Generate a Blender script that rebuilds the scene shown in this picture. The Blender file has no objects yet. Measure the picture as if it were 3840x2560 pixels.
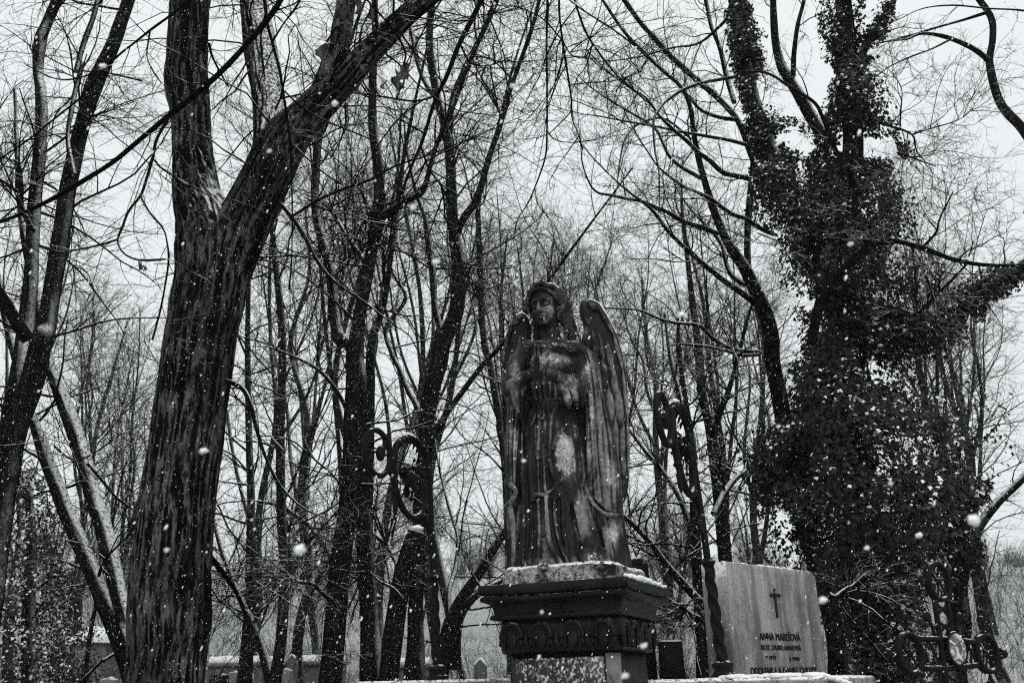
import bpy, math, random
import numpy as np
from mathutils import Vector, Matrix

# ------------------------------------------------------------------ camera, world, sun, exposure
EZ = 1.0                                   # eye height
HAZE = .0008
PITCH, ROLL, FPX = math.radians(19.0), math.radians(1.3), 3755.0
K0 = 1.6327                                # overview pixel -> photograph pixel
SC = bpy.context.scene
COL = SC.collection
ct, st = math.cos(PITCH), math.sin(PITCH)
Fv = np.array([0, ct, st]); R0 = np.array([1.0, 0, 0]); U0 = np.array([0, -st, ct])
Rc = math.cos(ROLL) * R0 - math.sin(ROLL) * U0
Uc = math.sin(ROLL) * R0 + math.cos(ROLL) * U0
EYE = np.array([0, 0, EZ])

def ray(ox, oy):
    u = (ox * K0 - 1920) / FPX; v = (1280 - oy * K0) / FPX
    return Fv + u * Rc + v * Uc
def P(ox, oy, d):                           # point seen at (ox, oy) on the vertical plane y = d
    r = ray(ox, oy)
    return EYE + r * (d / r[1])
def mpp(ox, oy, d):                         # metres per overview pixel there
    return K0 / FPX * d / ray(ox, oy)[1]

cam = bpy.data.cameras.new("camera"); camo = bpy.data.objects.new("camera", cam); COL.objects.link(camo)
m = Matrix.Identity(4)
for i in range(3):
    m[i][0], m[i][1], m[i][2], m[i][3] = Rc[i], Uc[i], -Fv[i], EYE[i]
camo.matrix_world = m
cam.sensor_width = 36.0; cam.lens = FPX / 3840 * 36; cam.clip_start = 0.05; cam.clip_end = 2000
cam.dof.use_dof = True; cam.dof.focus_distance = 5.9; cam.dof.aperture_fstop = 7.1
SC.camera = camo

SUN_EL, SUN_AZ = math.radians(48), math.radians(162)     # azimuth clockwise from +Y
w = bpy.data.worlds.new("World"); SC.world = w; w.use_nodes = True
nt = w.node_tree; nt.nodes.clear()
N = nt.nodes.new
sky = N("ShaderNodeTexSky"); sky.sky_type = 'NISHITA'; sky.sun_disc = False
sky.sun_elevation = SUN_EL; sky.sun_rotation = SUN_AZ
bw = N("ShaderNodeRGBToBW"); nt.links.new(sky.outputs[0], bw.inputs[0])
tc = N("ShaderNodeTexCoord"); sx = N("ShaderNodeSeparateXYZ"); nt.links.new(tc.outputs['Generated'], sx.inputs[0])
cr = N("ShaderNodeValToRGB"); nt.links.new(sx.outputs[2], cr.inputs[0])
cr.color_ramp.elements[0].position = 0.0; cr.color_ramp.elements[0].color = (.86, .905, .92, 1)
cr.color_ramp.elements[1].position = 1.0; cr.color_ramp.elements[1].color = (.97, 1.0, 1.0, 1)
e = cr.color_ramp.elements.new(.5); e.color = (.87, .915, .93, 1)
mu = N("ShaderNodeVectorMath"); mu.operation = 'SCALE'; mu.inputs['Scale'].default_value = 7.8
nt.links.new(cr.outputs[0], mu.inputs[0])
mx = N("ShaderNodeMix"); mx.data_type = 'RGBA'; mx.inputs[0].default_value = 0.03
nt.links.new(mu.outputs[0], mx.inputs[6]); nt.links.new(bw.outputs[0], mx.inputs[7])
bg = N("ShaderNodeBackground"); bg.inputs[1].default_value = 0.13; nt.links.new(mx.outputs[2], bg.inputs[0])
wo = N("ShaderNodeOutputWorld"); nt.links.new(bg.outputs[0], wo.inputs[0])

sun = bpy.data.lights.new("sun", 'SUN'); sun.energy = 1.4; sun.angle = math.radians(22); sun.color = (1, .97, .93)
suno = bpy.data.objects.new("sun", sun); COL.objects.link(suno)
sd = Vector((math.sin(SUN_AZ) * math.cos(SUN_EL), math.cos(SUN_AZ) * math.cos(SUN_EL), math.sin(SUN_EL)))
suno.rotation_euler = sd.to_track_quat('Z', 'Y').to_euler(); suno.location = (0, 0, 30)
SC.view_settings.view_transform = 'Standard'; SC.view_settings.look = 'None'
SC.view_settings.exposure = 0.0; SC.view_settings.gamma = 1.0
SC.render.engine = 'CYCLES'
SC.cycles.max_bounces = 4; SC.cycles.diffuse_bounces = 2; SC.cycles.glossy_bounces = 2
SC.cycles.volume_bounces = 0
SC.cycles.use_denoising = False; SC.cycles.pixel_filter_type = 'BLACKMAN_HARRIS'; SC.cycles.filter_width = 1.15

rng = np.random.default_rng(7); random.seed(7)

# ------------------------------------------------------------------ mesh helpers
def noise3(p):
    p = np.asarray(p, dtype=np.float64); i = np.floor(p); f = p - i; u = f * f * (3 - 2 * f)
    def h(a, b, c):
        s = np.sin(a * 127.1 + b * 311.7 + c * 74.7) * 43758.5453
        return s - np.floor(s)
    x, y, z = i[..., 0], i[..., 1], i[..., 2]; ux, uy, uz = u[..., 0], u[..., 1], u[..., 2]
    def lx(b, c): return h(x, y + b, z + c) * (1 - ux) + h(x + 1, y + b, z + c) * ux
    return ((lx(0, 0) * (1 - uy) + lx(1, 0) * uy) * (1 - uz) + (lx(0, 1) * (1 - uy) + lx(1, 1) * uy) * uz) * 2 - 1

def mesh(name, parts, mat, loc=(0, 0, 0), parent=None, smooth=True, attrs=None, mats=None):
    """parts: list of (verts Nx3, faces MxK) joined into one mesh object; verts are world coordinates"""
    vs, loops, starts, tot, off, ls = [], [], [], 0, 0, 0
    mi = []
    for k, pt in enumerate(parts):
        f = np.asarray(pt[1], dtype=np.int32)
        if pt[0] is None: off -= len(vs[-1]); v = np.zeros((0, 3), np.float32)      # faces on the previous vertices
        else: v = np.asarray(pt[0], dtype=np.float32)
        if pt[0] is not None: vs.append(v)
        loops.append((f + off).ravel()); n = f.shape[1]
        starts.append(np.arange(len(f), dtype=np.int32) * n + ls); ls += f.size; off += len(vs[-1])
        mi.append(np.full(len(f), pt[2] if len(pt) > 2 else 0, dtype=np.int32))
    v = np.concatenate(vs) - np.asarray(loc, dtype=np.float32); l = np.concatenate(loops); s = np.concatenate(starts)
    me = bpy.data.meshes.new(name)
    me.vertices.add(len(v)); me.vertices.foreach_set('co', v.ravel())
    me.loops.add(len(l)); me.loops.foreach_set('vertex_index', l)
    me.polygons.add(len(s)); me.polygons.foreach_set('loop_start', s)
    if mats: me.polygons.foreach_set('material_index', np.concatenate(mi))
    for mm in (mats or [mat]): me.materials.append(mm)
    for an, av in (attrs or {}).items():
        a = me.attributes.new(an, 'FLOAT', 'POINT'); a.data.foreach_set('value', np.asarray(av, dtype=np.float32))
    me.update(calc_edges=True)
    if smooth: me.polygons.foreach_set('use_smooth', np.ones(len(s), dtype=bool))
    o = bpy.data.objects.new(name, me); COL.objects.link(o)
    if parent is None: o.location = loc
    else: o.parent = parent
    return o

def tag(o, label=None, cat=None, group=None, kind=None):
    if label: o['label'] = label
    if cat: o['category'] = cat
    if group: o['group'] = group
    if kind: o['kind'] = kind
    return o
def thing(name, label, cat, loc, group=None):
    o = bpy.data.objects.new(name, None); COL.objects.link(o); o.location = loc; o.empty_display_size = .1
    return tag(o, label, cat, group, 'thing')
class Th:
    def __init__(s, name, label, cat, loc, group=None):
        s.loc = np.array(loc, dtype=float); s.root = thing(name, label, cat, tuple(loc), group)
    def add(s, name, parts, mat, parent=None, **k):
        return mesh(name, parts, mat, s.loc, parent or s.root, **k)

def resample(pts, n):                       # Catmull-Rom through rows of pts (any number of columns)
    p = np.asarray(pts, dtype=float)
    if len(p) == 2: return p[0] + (p[1] - p[0]) * np.linspace(0, 1, n)[:, None]
    q = np.vstack([2 * p[0] - p[1], p, 2 * p[-1] - p[-2]])
    sl = np.linalg.norm(np.diff(p[:, :3], axis=0), axis=1) + 1e-9
    cs = np.concatenate([[0], np.cumsum(sl)]); t = np.linspace(0, cs[-1], n)
    i = np.clip(np.searchsorted(cs, t, side='right') - 1, 0, len(p) - 2); u = ((t - cs[i]) / sl[i])[:, None]
    a, b, c, d = q[i], q[i + 1], q[i + 2], q[i + 3]
    return .5 * (2 * b + (c - a) * u + (2 * a - 5 * b + 4 * c - d) * u ** 2 + (3 * b - a - 3 * c + d) * u ** 3)

def frames(pts):                            # pts (n,K,3)
    t = np.gradient(pts, axis=1); t /= np.linalg.norm(t, axis=2, keepdims=True) + 1e-12
    mt = np.abs(t.mean(axis=1)); ax = np.argmin(mt + np.array([0, -.02, .01]), axis=1)
    ref = np.eye(3)[ax][:, None, :]
    nn = np.cross(t, np.broadcast_to(ref, t.shape)); nn /= np.linalg.norm(nn, axis=2, keepdims=True) + 1e-9
    return t, nn, np.cross(t, nn)
def tubes(pts, rad, S=3):
    pts = np.asarray(pts, dtype=float); rad = np.asarray(rad, dtype=float)
    n, K, _ = pts.shape; t, a, b = frames(pts)
    th = np.arange(S) / S * 2 * math.pi
    v = pts[:, :, None, :] + rad[:, :, None, None] * (a[:, :, None, :] * np.cos(th)[None, None, :, None] + b[:, :, None, :] * np.sin(th)[None, None, :, None])
    idx = np.arange(n * K * S).reshape(n, K, S)
    q = np.stack([idx[:, :-1, :], np.roll(idx[:, :-1, :], -1, 2), np.roll(idx[:, 1:, :], -1, 2), idx[:, 1:, :]], axis=-1)
    return v.reshape(-1, 3), q.reshape(-1, 4)
def tube1(pts, rad, S=8, n=24, cap=True):   # one smooth tube through control points, rad scalar or per point
    rad = np.broadcast_to(np.asarray(rad, dtype=float), (len(pts),))
    r = resample(np.hstack([np.asarray(pts, float), rad[:, None]]), n)
    pt, rr = r[:, :3], np.maximum(r[:, 3], 1e-4)
    if cap:
        pt = np.vstack([pt[:1], pt, pt[-1:]]); rr = np.concatenate([[1e-4], rr, [1e-4]])
        pt[0] -= (pt[2] - pt[1]) * .02; pt[-1] += (pt[-2] - pt[-3]) * .02
    return tubes(pt[None], rr[None], S)

def box(c, s, ax=None):                     # centre, half sizes, axes rows
    c = np.asarray(c, float); ax = np.eye(3) if ax is None else np.asarray(ax, float)
    g = np.array([[x, y, z] for x in (-1, 1) for y in (-1, 1) for z in (-1, 1)], float) * np.asarray(s, float)
    return g @ ax + c, np.array([[0, 1, 3, 2], [4, 6, 7, 5], [0, 4, 5, 1], [2, 3, 7, 6], [0, 2, 6, 4], [1, 5, 7, 3]])
def prism(poly, ax_u, ax_v, org, thick, ax_n, bev=0.0):   # extruded outline with a small bevel ring in front and behind
    poly = np.asarray(poly, float); n = len(poly); c = poly.mean(0)
    ins = c + (poly - c) * (1 - bev / (np.linalg.norm(poly - c, axis=1, keepdims=True) + 1e-9))
    rings = []
    for pl, h in ((ins, 0), (poly, bev), (poly, thick - bev), (ins, thick)):
        rings.append(np.asarray(org) + pl[:, :1] * np.asarray(ax_u) + pl[:, 1:] * np.asarray(ax_v) + h * np.asarray(ax_n))
    v = np.vstack(rings); i = np.arange(n); j = (i + 1) % n
    q = np.vstack([np.stack([i + k * n, j + k * n, j + (k + 1) * n, i + (k + 1) * n], 1) for k in range(3)])
    c0 = len(v); v = np.vstack([v, rings[0].mean(0), rings[3].mean(0)])
    tr = np.vstack([np.stack([j, i, np.full(n, c0), np.full(n, c0)], 1)[:, :3], np.stack([i + 3 * n, j + 3 * n, np.full(n, c0 + 1)], 1)])
    return [(v, q), (None, tr)]
def ball(c, r, ax=None, nu=14, nv=9):
    r = np.broadcast_to(np.asarray(r, float), (3,))
    u = np.arange(nu) / nu * 2 * math.pi; vv = np.linspace(0, math.pi, nv)
    g = np.array([[math.sin(b) * math.cos(a), math.sin(b) * math.sin(a), math.cos(b)] for b in vv for a in u]) * r
    if ax is not None: g = g @ np.asarray(ax, float)
    idx = np.arange(nu * nv).reshape(nv, nu)
    q = np.stack([idx[:-1], idx[1:], np.roll(idx[1:], -1, 1), np.roll(idx[:-1], -1, 1)], -1).reshape(-1, 4)
    return g + np.asarray(c, float), q
def lathe(prof, c, S=20):                   # profile (r,z)
    p = np.asarray(prof, float); th = np.arange(S) / S * 2 * math.pi
    v = np.stack([p[:, :1] * np.cos(th), p[:, :1] * np.sin(th), np.repeat(p[:, 1:], S, 1)], -1).reshape(-1, 3) + np.asarray(c, float)
    idx = np.arange(len(p) * S).reshape(len(p), S)
    q = np.stack([idx[:-1], np.roll(idx[:-1], -1, 1), np.roll(idx[1:], -1, 1), idx[1:]], -1).reshape(-1, 4)
    return v, q

# ------------------------------------------------------------------ materials
def mat(name, build):
    mt = bpy.data.materials.new(name); mt.use_nodes = True; t = mt.node_tree; t.nodes.clear()
    out = t.nodes.new("ShaderNodeOutputMaterial"); bs = t.nodes.new("ShaderNodeBsdfPrincipled")
    t.links.new(bs.outputs[0], out.inputs[0])
    class B: pass
    b = B(); b.t = t; b.bs = bs
    def nd(tp, **k):
        n = t.nodes.new(tp)
        for a, v in k.items(): setattr(n, a, v)
        return n
    b.nd = nd
    def put(sock, v):
        if isinstance(v, bpy.types.NodeSocket): t.links.new(v, sock)
        else: sock.default_value = v
    b.put = put
    def math_(op, x, y=0.0, clamp=False):
        n = nd("ShaderNodeMath", operation=op); n.use_clamp = clamp; put(n.inputs[0], x); put(n.inputs[1], y); return n.outputs[0]
    b.m = math_
    def coord(scale=(1, 1, 1), what='Object'):
        tcn = nd("ShaderNodeTexCoord"); mp = nd("ShaderNodeMapping"); mp.inputs['Scale'].default_value = scale
        t.links.new(tcn.outputs[what], mp.inputs[0]); return mp.outputs[0]
    b.coord = coord
    def noise(scale, detail=4, rough=.6, co=None, dist=0.0):
        n = nd("ShaderNodeTexNoise"); n.inputs['Scale'].default_value = scale; n.inputs['Detail'].default_value = detail
        n.inputs['Roughness'].default_value = rough; n.inputs['Distortion'].default_value = dist
        t.links.new(co if co is not None else coord(), n.inputs['Vector']); return n.outputs[0]
    b.noise = noise
    def ss(v, lo, hi, a=0.0, c=1.0):
        n = nd("ShaderNodeMapRange", interpolation_type='SMOOTHSTEP'); put(n.inputs[0], v)
        n.inputs[1].default_value = lo; n.inputs[2].default_value = hi; n.inputs[3].default_value = a; n.inputs[4].default_value = c; return n.outputs[0]
    b.ss = ss
    def mix(f, x, y):
        n = nd("ShaderNodeMix", data_type='RGBA'); put(n.inputs[0], f)
        for s, v in ((n.inputs[6], x), (n.inputs[7], y)):
            if isinstance(v, (int, float)): v = (v, v * .985, v * .965, 1)
            put(s, v)
        return n.outputs[2]
    b.mix = mix
    def attr(nm):
        n = nd("ShaderNodeAttribute"); n.attribute_name = nm; return n.outputs['Fac']
    b.attr = attr
    def ndot(v):
        g = nd("ShaderNodeNewGeometry"); d = nd("ShaderNodeVectorMath", operation='DOT_PRODUCT')
        t.links.new(g.outputs['Normal'], d.inputs[0]); d.inputs[1].default_value = v; return d.outputs['Value']
    b.ndot = ndot
    def bump(h, strength, dist=.01):
        n = nd("ShaderNodeBump"); n.inputs['Strength'].default_value = strength; n.inputs['Distance'].default_value = dist
        t.links.new(h, n.inputs['Height']); t.links.new(n.outputs[0], bs.inputs['Normal'])
    b.bump = bump
    bs.inputs['Roughness'].default_value = .85
    bs.inputs['Specular IOR Level'].default_value = .0
    col = build(b)
    if col is not None: put(bs.inputs['Base Color'], col)
    return mt
SNOWC = (.80, .82, .83, 1)
def bark(lo, hi, snow_lo, snow_hi, speck=.0, sdir=(.30, -.12, .95), rg=.35, lite=(.25, .8), flk=38):
    def f(b):
        c1_ = b.coord((1, 1, .20)); n = b.noise(44, 7, .76, c1_); n4 = b.noise(95, 4, .7, b.coord((1, 1, .3))); n2 = b.noise(2.6, 4, .65)
        r = b.m('ADD', b.m('MULTIPLY', b.attr('ridge'), rg), b.m('MULTIPLY', b.m('SUBTRACT', b.m('ADD', n, b.m('MULTIPLY', n4, .6)), .8), 2.0))
        c = b.mix(b.ss(r, -.15, .55), lo, hi)
        c = b.mix(b.m('MULTIPLY', b.ss(r, *lite), b.ss(n2, .38, .62, .15, 1.0)), c, hi * 4.5)
        s = b.m('MULTIPLY', b.ss(b.ndot(sdir), snow_lo, snow_hi), b.ss(b.noise(flk, 5, .7), .36 + .06 * (flk > 40), .52 + .06 * (flk > 40)))
        if speck: s = b.m('MAXIMUM', s, b.m('MULTIPLY', b.ss(b.noise(95, 2, .5), .70 - speck, .735 - speck), b.ss(b.ndot((.5, -.6, .5)), -.1, .5)))
        b.bump(b.m('ADD', n, b.m('MULTIPLY', n4, .5)), 1.0, .012)
        return b.mix(s, c, SNOWC)
    return f
M_BARK1 = mat("furrowed_bark", bark(.004, .026, .45, .80, .006, rg=.60, lite=(.05, .55)))
M_BARKW = mat("snow_flecked_bark", bark(.004, .022, .05, .75, .012, sdir=(.85, -.45, .25), rg=.6, lite=(.05, .6), flk=62))
M_BR = mat("thin_branch_bark", bark(.004, .012, .70, .92, .0))
M_BARK2 = mat("dark_wet_bark", bark(.0035, .011, .32, .66, .014))
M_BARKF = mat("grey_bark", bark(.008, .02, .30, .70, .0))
def twigm(lo, s0, s1):
    def f(b):
        s = b.m('MULTIPLY', b.ss(b.ndot((.2, -.1, .97)), s0, s1), b.ss(b.noise(9, 3, .7), .42, .55))
        return b.mix(s, lo, SNOWC)
    return f
M_TWIG = mat("twig_bark", twigm(.004, .62, .9))
M_TWIGS = mat("snowy_twig_bark", twigm(.004, .40, .80))
M_TWIGF = mat("far_twig_bark", twigm(.018, .45, .85))  # paler than near twigs: fading through distant air put into the colour
def leaf(b):
    c = b.mix(b.noise(7, 3), .006, .034)
    s = b.m('MULTIPLY', b.ss(b.attr('snow'), .5, .6), b.ss(b.ndot((0, -.25, .95)), .25, .55))
    b.bs.inputs['Roughness'].default_value = .45; b.bs.inputs['Specular IOR Level'].default_value = .10
    return b.mix(s, c, SNOWC)
M_IVY = mat("ivy_leaf", leaf)
def dleaf(b):
    b.bs.inputs['Roughness'].default_value = .8
    return b.mix(b.ss(b.noise(60, 5, .7), .35, .65), .015, .10)
M_DEAD = mat("withered_leaf", dleaf)
def snowm(b):
    b.bs.inputs['Subsurface Weight'].default_value = 0.0; b.bump(b.noise(60, 4), .3, .01)
    return SNOWC
M_SNOW = mat("snow", snowm)
def flakem(b):
    b.bs.inputs['Roughness'].default_value = .9; return (.9, .91, .92, 1)
M_FLAKE = mat("snowflake", flakem)
def statue_m(b):
    n1 = b.noise(9, 6, .65); n2 = b.noise(42, 5, .72); n3 = b.noise(120, 3, .6); st_ = b.noise(15, 5, .65, b.coord((1, 1, .10)))
    crk = b.nd("ShaderNodeTexVoronoi", feature='DISTANCE_TO_EDGE'); crk.inputs['Scale'].default_value = 95
    wv = b.nd("ShaderNodeVectorMath", operation='ADD'); sc_ = b.nd("ShaderNodeVectorMath", operation='SCALE'); nn_ = b.nd("ShaderNodeTexNoise"); nn_.inputs['Scale'].default_value = 30
    b.t.links.new(b.coord((1, 1, .6)), wv.inputs[0]); b.t.links.new(b.coord(), nn_.inputs['Vector']); b.t.links.new(nn_.outputs['Color'], sc_.inputs[0]); sc_.inputs['Scale'].default_value = .03
    b.t.links.new(sc_.outputs[0], wv.inputs[1]); b.t.links.new(wv.outputs[0], crk.inputs['Vector'])
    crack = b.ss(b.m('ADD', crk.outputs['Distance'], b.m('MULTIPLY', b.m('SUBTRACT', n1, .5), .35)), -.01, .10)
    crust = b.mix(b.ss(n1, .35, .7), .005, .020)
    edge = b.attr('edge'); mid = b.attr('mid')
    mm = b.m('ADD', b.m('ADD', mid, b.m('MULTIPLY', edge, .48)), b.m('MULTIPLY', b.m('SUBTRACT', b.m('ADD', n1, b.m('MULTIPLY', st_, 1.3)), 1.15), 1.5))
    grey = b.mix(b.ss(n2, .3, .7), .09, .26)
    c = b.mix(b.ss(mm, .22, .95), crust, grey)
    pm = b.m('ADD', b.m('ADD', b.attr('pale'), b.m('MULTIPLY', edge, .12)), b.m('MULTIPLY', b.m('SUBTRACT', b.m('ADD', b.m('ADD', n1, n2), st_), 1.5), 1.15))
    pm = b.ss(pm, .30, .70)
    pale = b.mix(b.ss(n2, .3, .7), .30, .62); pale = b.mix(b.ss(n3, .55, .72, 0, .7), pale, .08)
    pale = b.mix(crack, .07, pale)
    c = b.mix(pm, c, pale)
    c = b.mix(b.ss(n3, .60, .74, 0, .6), c, .008)
    snow = b.m('MULTIPLY', b.ss(b.ndot((.1, -.1, .98)), .80, .97), b.ss(n2, .46, .60))
    c = b.mix(snow, c, SNOWC)
    b.bs.inputs['Roughness'].default_value = .55; b.bs.inputs['Specular IOR Level'].default_value = .16
    b.bump(b.m('ADD', b.m('ADD', n2, b.m('MULTIPLY', n3, .4)), b.m('MULTIPLY', crack, b.m('MULTIPLY', pm, .5))), .55, .006)
    return c
M_STAT = mat("weathered_statue_stone", statue_m)
def ped_m(lo, hi, pale, rough):
    def f(b):
        n1 = b.noise(5, 6, .65); n2 = b.noise(60, 4, .7); st_ = b.noise(9, 5, .7, b.coord((1, 1, .15)))
        c = b.mix(b.ss(n1, .35, .7), lo, hi); c = b.mix(b.ss(st_, .58, .72, 0, .6), c, pale)
        s = b.m('MULTIPLY', b.ss(b.ndot((.1, -.1, .98)), .8, .95), b.ss(n2, .46, .6))
        b.bs.inputs['Roughness'].default_value = rough; b.bs.inputs['Specular IOR Level'].default_value = .12
        b.bump(n2, .35, .004)
        return b.mix(s, c, SNOWC)
    return f
M_PED = mat("blackened_sandstone", ped_m(.003, .012, .055, .42))
M_PIL = mat("pale_worn_sandstone", ped_m(.06, .2, .4, .7))
def cracked(b):
    n1 = b.noise(7, 5, .65); n2 = b.noise(50, 4, .7)
    crk = b.nd("ShaderNodeTexVoronoi", feature='DISTANCE_TO_EDGE'); crk.inputs['Scale'].default_value = 48
    wv = b.nd("ShaderNodeVectorMath", operation='ADD'); sc_ = b.nd("ShaderNodeVectorMath", operation='SCALE'); nn_ = b.nd("ShaderNodeTexNoise"); nn_.inputs['Scale'].default_value = 18
    b.t.links.new(b.coord(), wv.inputs[0]); b.t.links.new(b.coord(), nn_.inputs['Vector']); b.t.links.new(nn_.outputs['Color'], sc_.inputs[0]); sc_.inputs['Scale'].default_value = .09
    b.t.links.new(sc_.outputs[0], wv.inputs[1]); b.t.links.new(wv.outputs[0], crk.inputs['Vector'])
    c = b.mix(b.ss(n2, .3, .7), .14, .42); c = b.mix(b.ss(b.m('ADD', crk.outputs['Distance'], b.m('MULTIPLY', b.m('SUBTRACT', n2, .5), .3)), -.01, .09), .04, c)
    c = b.mix(b.ss(n1, .46, .60), c, .015); c = b.mix(b.ss(b.noise(26, 5, .75), .54, .64), c, .02)
    s = b.m('MULTIPLY', b.ss(b.ndot((.1, -.1, .98)), .5, .8), b.ss(n2, .4, .5))
    b.bump(n2, .6, .006)
    return b.mix(s, c, SNOWC)
M_CRACK = mat("cracked_limewash", cracked)
def speckled(b):
    v = b.nd("ShaderNodeTexVoronoi"); v.inputs['Scale'].default_value = 115; b.t.links.new(b.coord((1, 1, .7)), v.inputs['Vector'])
    n = b.noise(48, 4, .7); r = b.nd("ShaderNodeSeparateColor"); b.t.links.new(v.outputs['Color'], r.inputs[0])
    c = b.mix(b.m('MULTIPLY', b.ss(r.outputs[0], .45, .9), b.ss(n, .38, .58)), .010, .5)
    b.bs.inputs['Roughness'].default_value = .3; b.bs.inputs['Specular IOR Level'].default_value = .3
    return c
M_SPECK = mat("speckled_granite", speckled)
def blackgran(b):
    n = b.noise(160, 2, .6); b.bs.inputs['Roughness'].default_value = .35
    c = b.mix(b.ss(n, .5, .75), .008, .035)
    s = b.m('MULTIPLY', b.ss(b.ndot((0, 0, 1)), .75, .95), b.ss(b.noise(30, 3), .3, .45))
    return b.mix(s, c, (.55, .56, .56, 1))
M_BGRAN = mat("black_granite", blackgran)
def greygran(b):
    n = b.noise(7, 6, .72, b.coord((1, 1, .35))); g = b.noise(170, 2, .6); st_ = b.noise(9, 4, .6, b.coord((1, 1, .06)))
    c = b.mix(b.ss(n, .32, .66), .15, .44); c = b.mix(b.ss(g, .40, .62, 0, .65), c, .05); c = b.mix(b.ss(st_, .46, .66, 0, .7), c, .09); c = b.mix(b.ss(b.noise(420, 2, .6), .45, .7, 0, .6), c, .03)
    s = b.m('MULTIPLY', b.ss(b.ndot((0, -.1, 1)), .5, .8), b.ss(b.noise(40, 3), .38, .52))
    b.bump(g, .25, .002)
    return b.mix(s, c, SNOWC)
M_GGRAN = mat("grey_granite", greygran)
def letter(b): return b.mix(b.noise(120, 3), .008, .03)
M_LET = mat("black_lettering", letter)
def iron(b):
    n = b.noise(70, 4, .7); b.bs.inputs['Roughness'].default_value = .5; b.bs.inputs['Metallic'].default_value = .25
    s = b.m('MULTIPLY', b.ss(b.ndot((.2, 0, .95)), .62, .85), b.ss(b.noise(45, 4), .44, .56)); b.bump(n, .3, .002)
    return b.mix(s, b.mix(n, .006, .02), SNOWC)
M_IRON = mat("wrought_iron", iron)
def enamel(b):
    return b.mix(b.ss(b.noise(26, 3, .6, None, 1.2), .42, .6), .10, .62)
M_ENAM = mat("worn_white_enamel", enamel)
def groundm(b):
    n = b.noise(.7, 6, .7); n2 = b.noise(9, 5, .75)
    return b.mix(b.m('MULTIPLY', b.ss(n2, .42, .6), b.ss(n, .3, .7, .35, .9)), (.50, .515, .52, 1), .08)
M_GROUND = mat("snow_over_leaf_litter", groundm)
def wallm(b): return b.mix(b.noise(4, 5, .7), .05, .16)
M_WALL = mat("old_render", wallm)

# ------------------------------------------------------------------ ground
def hill(x, y):
    t = np.clip((y - 17) / 40.0, 0, 1); s = t * t * (3 - 2 * t)
    far = np.clip((y - 57) / 200, 0, 1)
    return s * 6.4 + far * 9 + s * .5 * noise3(np.stack([x * .06, y * .06, x * 0], -1))
gx = np.concatenate([np.linspace(-700, -90, 14), np.linspace(-80, 80, 90), np.linspace(90, 700, 14)])
gy = np.concatenate([np.linspace(-120, -10, 8), np.linspace(-6, 80, 100), np.linspace(90, 900, 24)])
X, Y = np.meshgrid(gx, gy, indexing='ij')
Z = hill(X, Y) + .05 * noise3(np.stack([X * .5, Y * .5, X * 0], -1))
i = np.arange(X.size).reshape(X.shape)
tag(mesh("ground", [(np.stack([X, Y, Z], -1).reshape(-1, 3), np.stack([i[:-1, :-1], i[1:, :-1], i[1:, 1:], i[:-1, 1:]], -1).reshape(-1, 4))], M_GROUND), kind='structure')

# ------------------------------------------------------------------ trees
OFF = {1: (0, 0), 2: (551.2, 0), 3: (1163.7, 0), 4: (1739.4, 0), 5: (0, 784), 6: (551.2, 784), 7: (1163.7, 784), 8: (1739.4, 784)}
def tr(k, pts):                             # rows traced in a half-scale crop -> overview rows (x, y, width)
    return [(OFF[k][0] + p[0] * .5, OFF[k][1] + p[1] * .5, p[2] * .5) for p in pts]

def grow(Pp, Rr, m, tmin, tmax, L, rf, ang, up=0.0, grav=0.0, wig=.18, K=5, rmax=.02, rmin=.0012, taper=.35):
    n, Kp, _ = Pp.shape; L = np.broadcast_to(np.asarray(L, float), (n,))
    t = rng.uniform(tmin, tmax, (n, m)); f = t * (Kp - 1); i0 = np.minimum(f.astype(int), Kp - 2); u = (f - i0)[..., None]
    rows = np.arange(n)[:, None]
    a, b = Pp[rows, i0], Pp[rows, i0 + 1]; pos = a + (b - a) * u
    T = b - a; T /= np.linalg.norm(T, axis=2, keepdims=True) + 1e-9
    R = Rr[rows, i0] * (1 - u[..., 0]) + Rr[rows, i0 + 1] * u[..., 0]
    pr = rng.normal(size=T.shape); pr -= (pr * T).sum(2, keepdims=True) * T; pr /= np.linalg.norm(pr, axis=2, keepdims=True) + 1e-9
    an = np.radians(rng.uniform(ang[0], ang[1], (n, m, 1)))
    d = T * np.cos(an) + pr * np.sin(an); d[..., 2] += up
    d = (d / np.linalg.norm(d, axis=2, keepdims=True)).reshape(-1, 3)
    ln = (L[:, None] * rng.uniform(.45, 1.3, (n, m)) * (1.1 - .6 * t)).reshape(-1)
    r0 = np.clip((R * rf).reshape(-1), rmin, rmax); pos = pos.reshape(-1, 3)
    pts = [pos]; 
    for k in range(K - 1):
        d = d + rng.normal(size=d.shape) * wig; d[:, 2] += grav
        d /= np.linalg.norm(d, axis=1, keepdims=True)
        pos = pos + d * (ln / (K - 1))[:, None]; pts.append(pos)
    tt = np.linspace(1, taper, K)
    return np.stack(pts, 1), r0[:, None] * tt[None]

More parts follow.
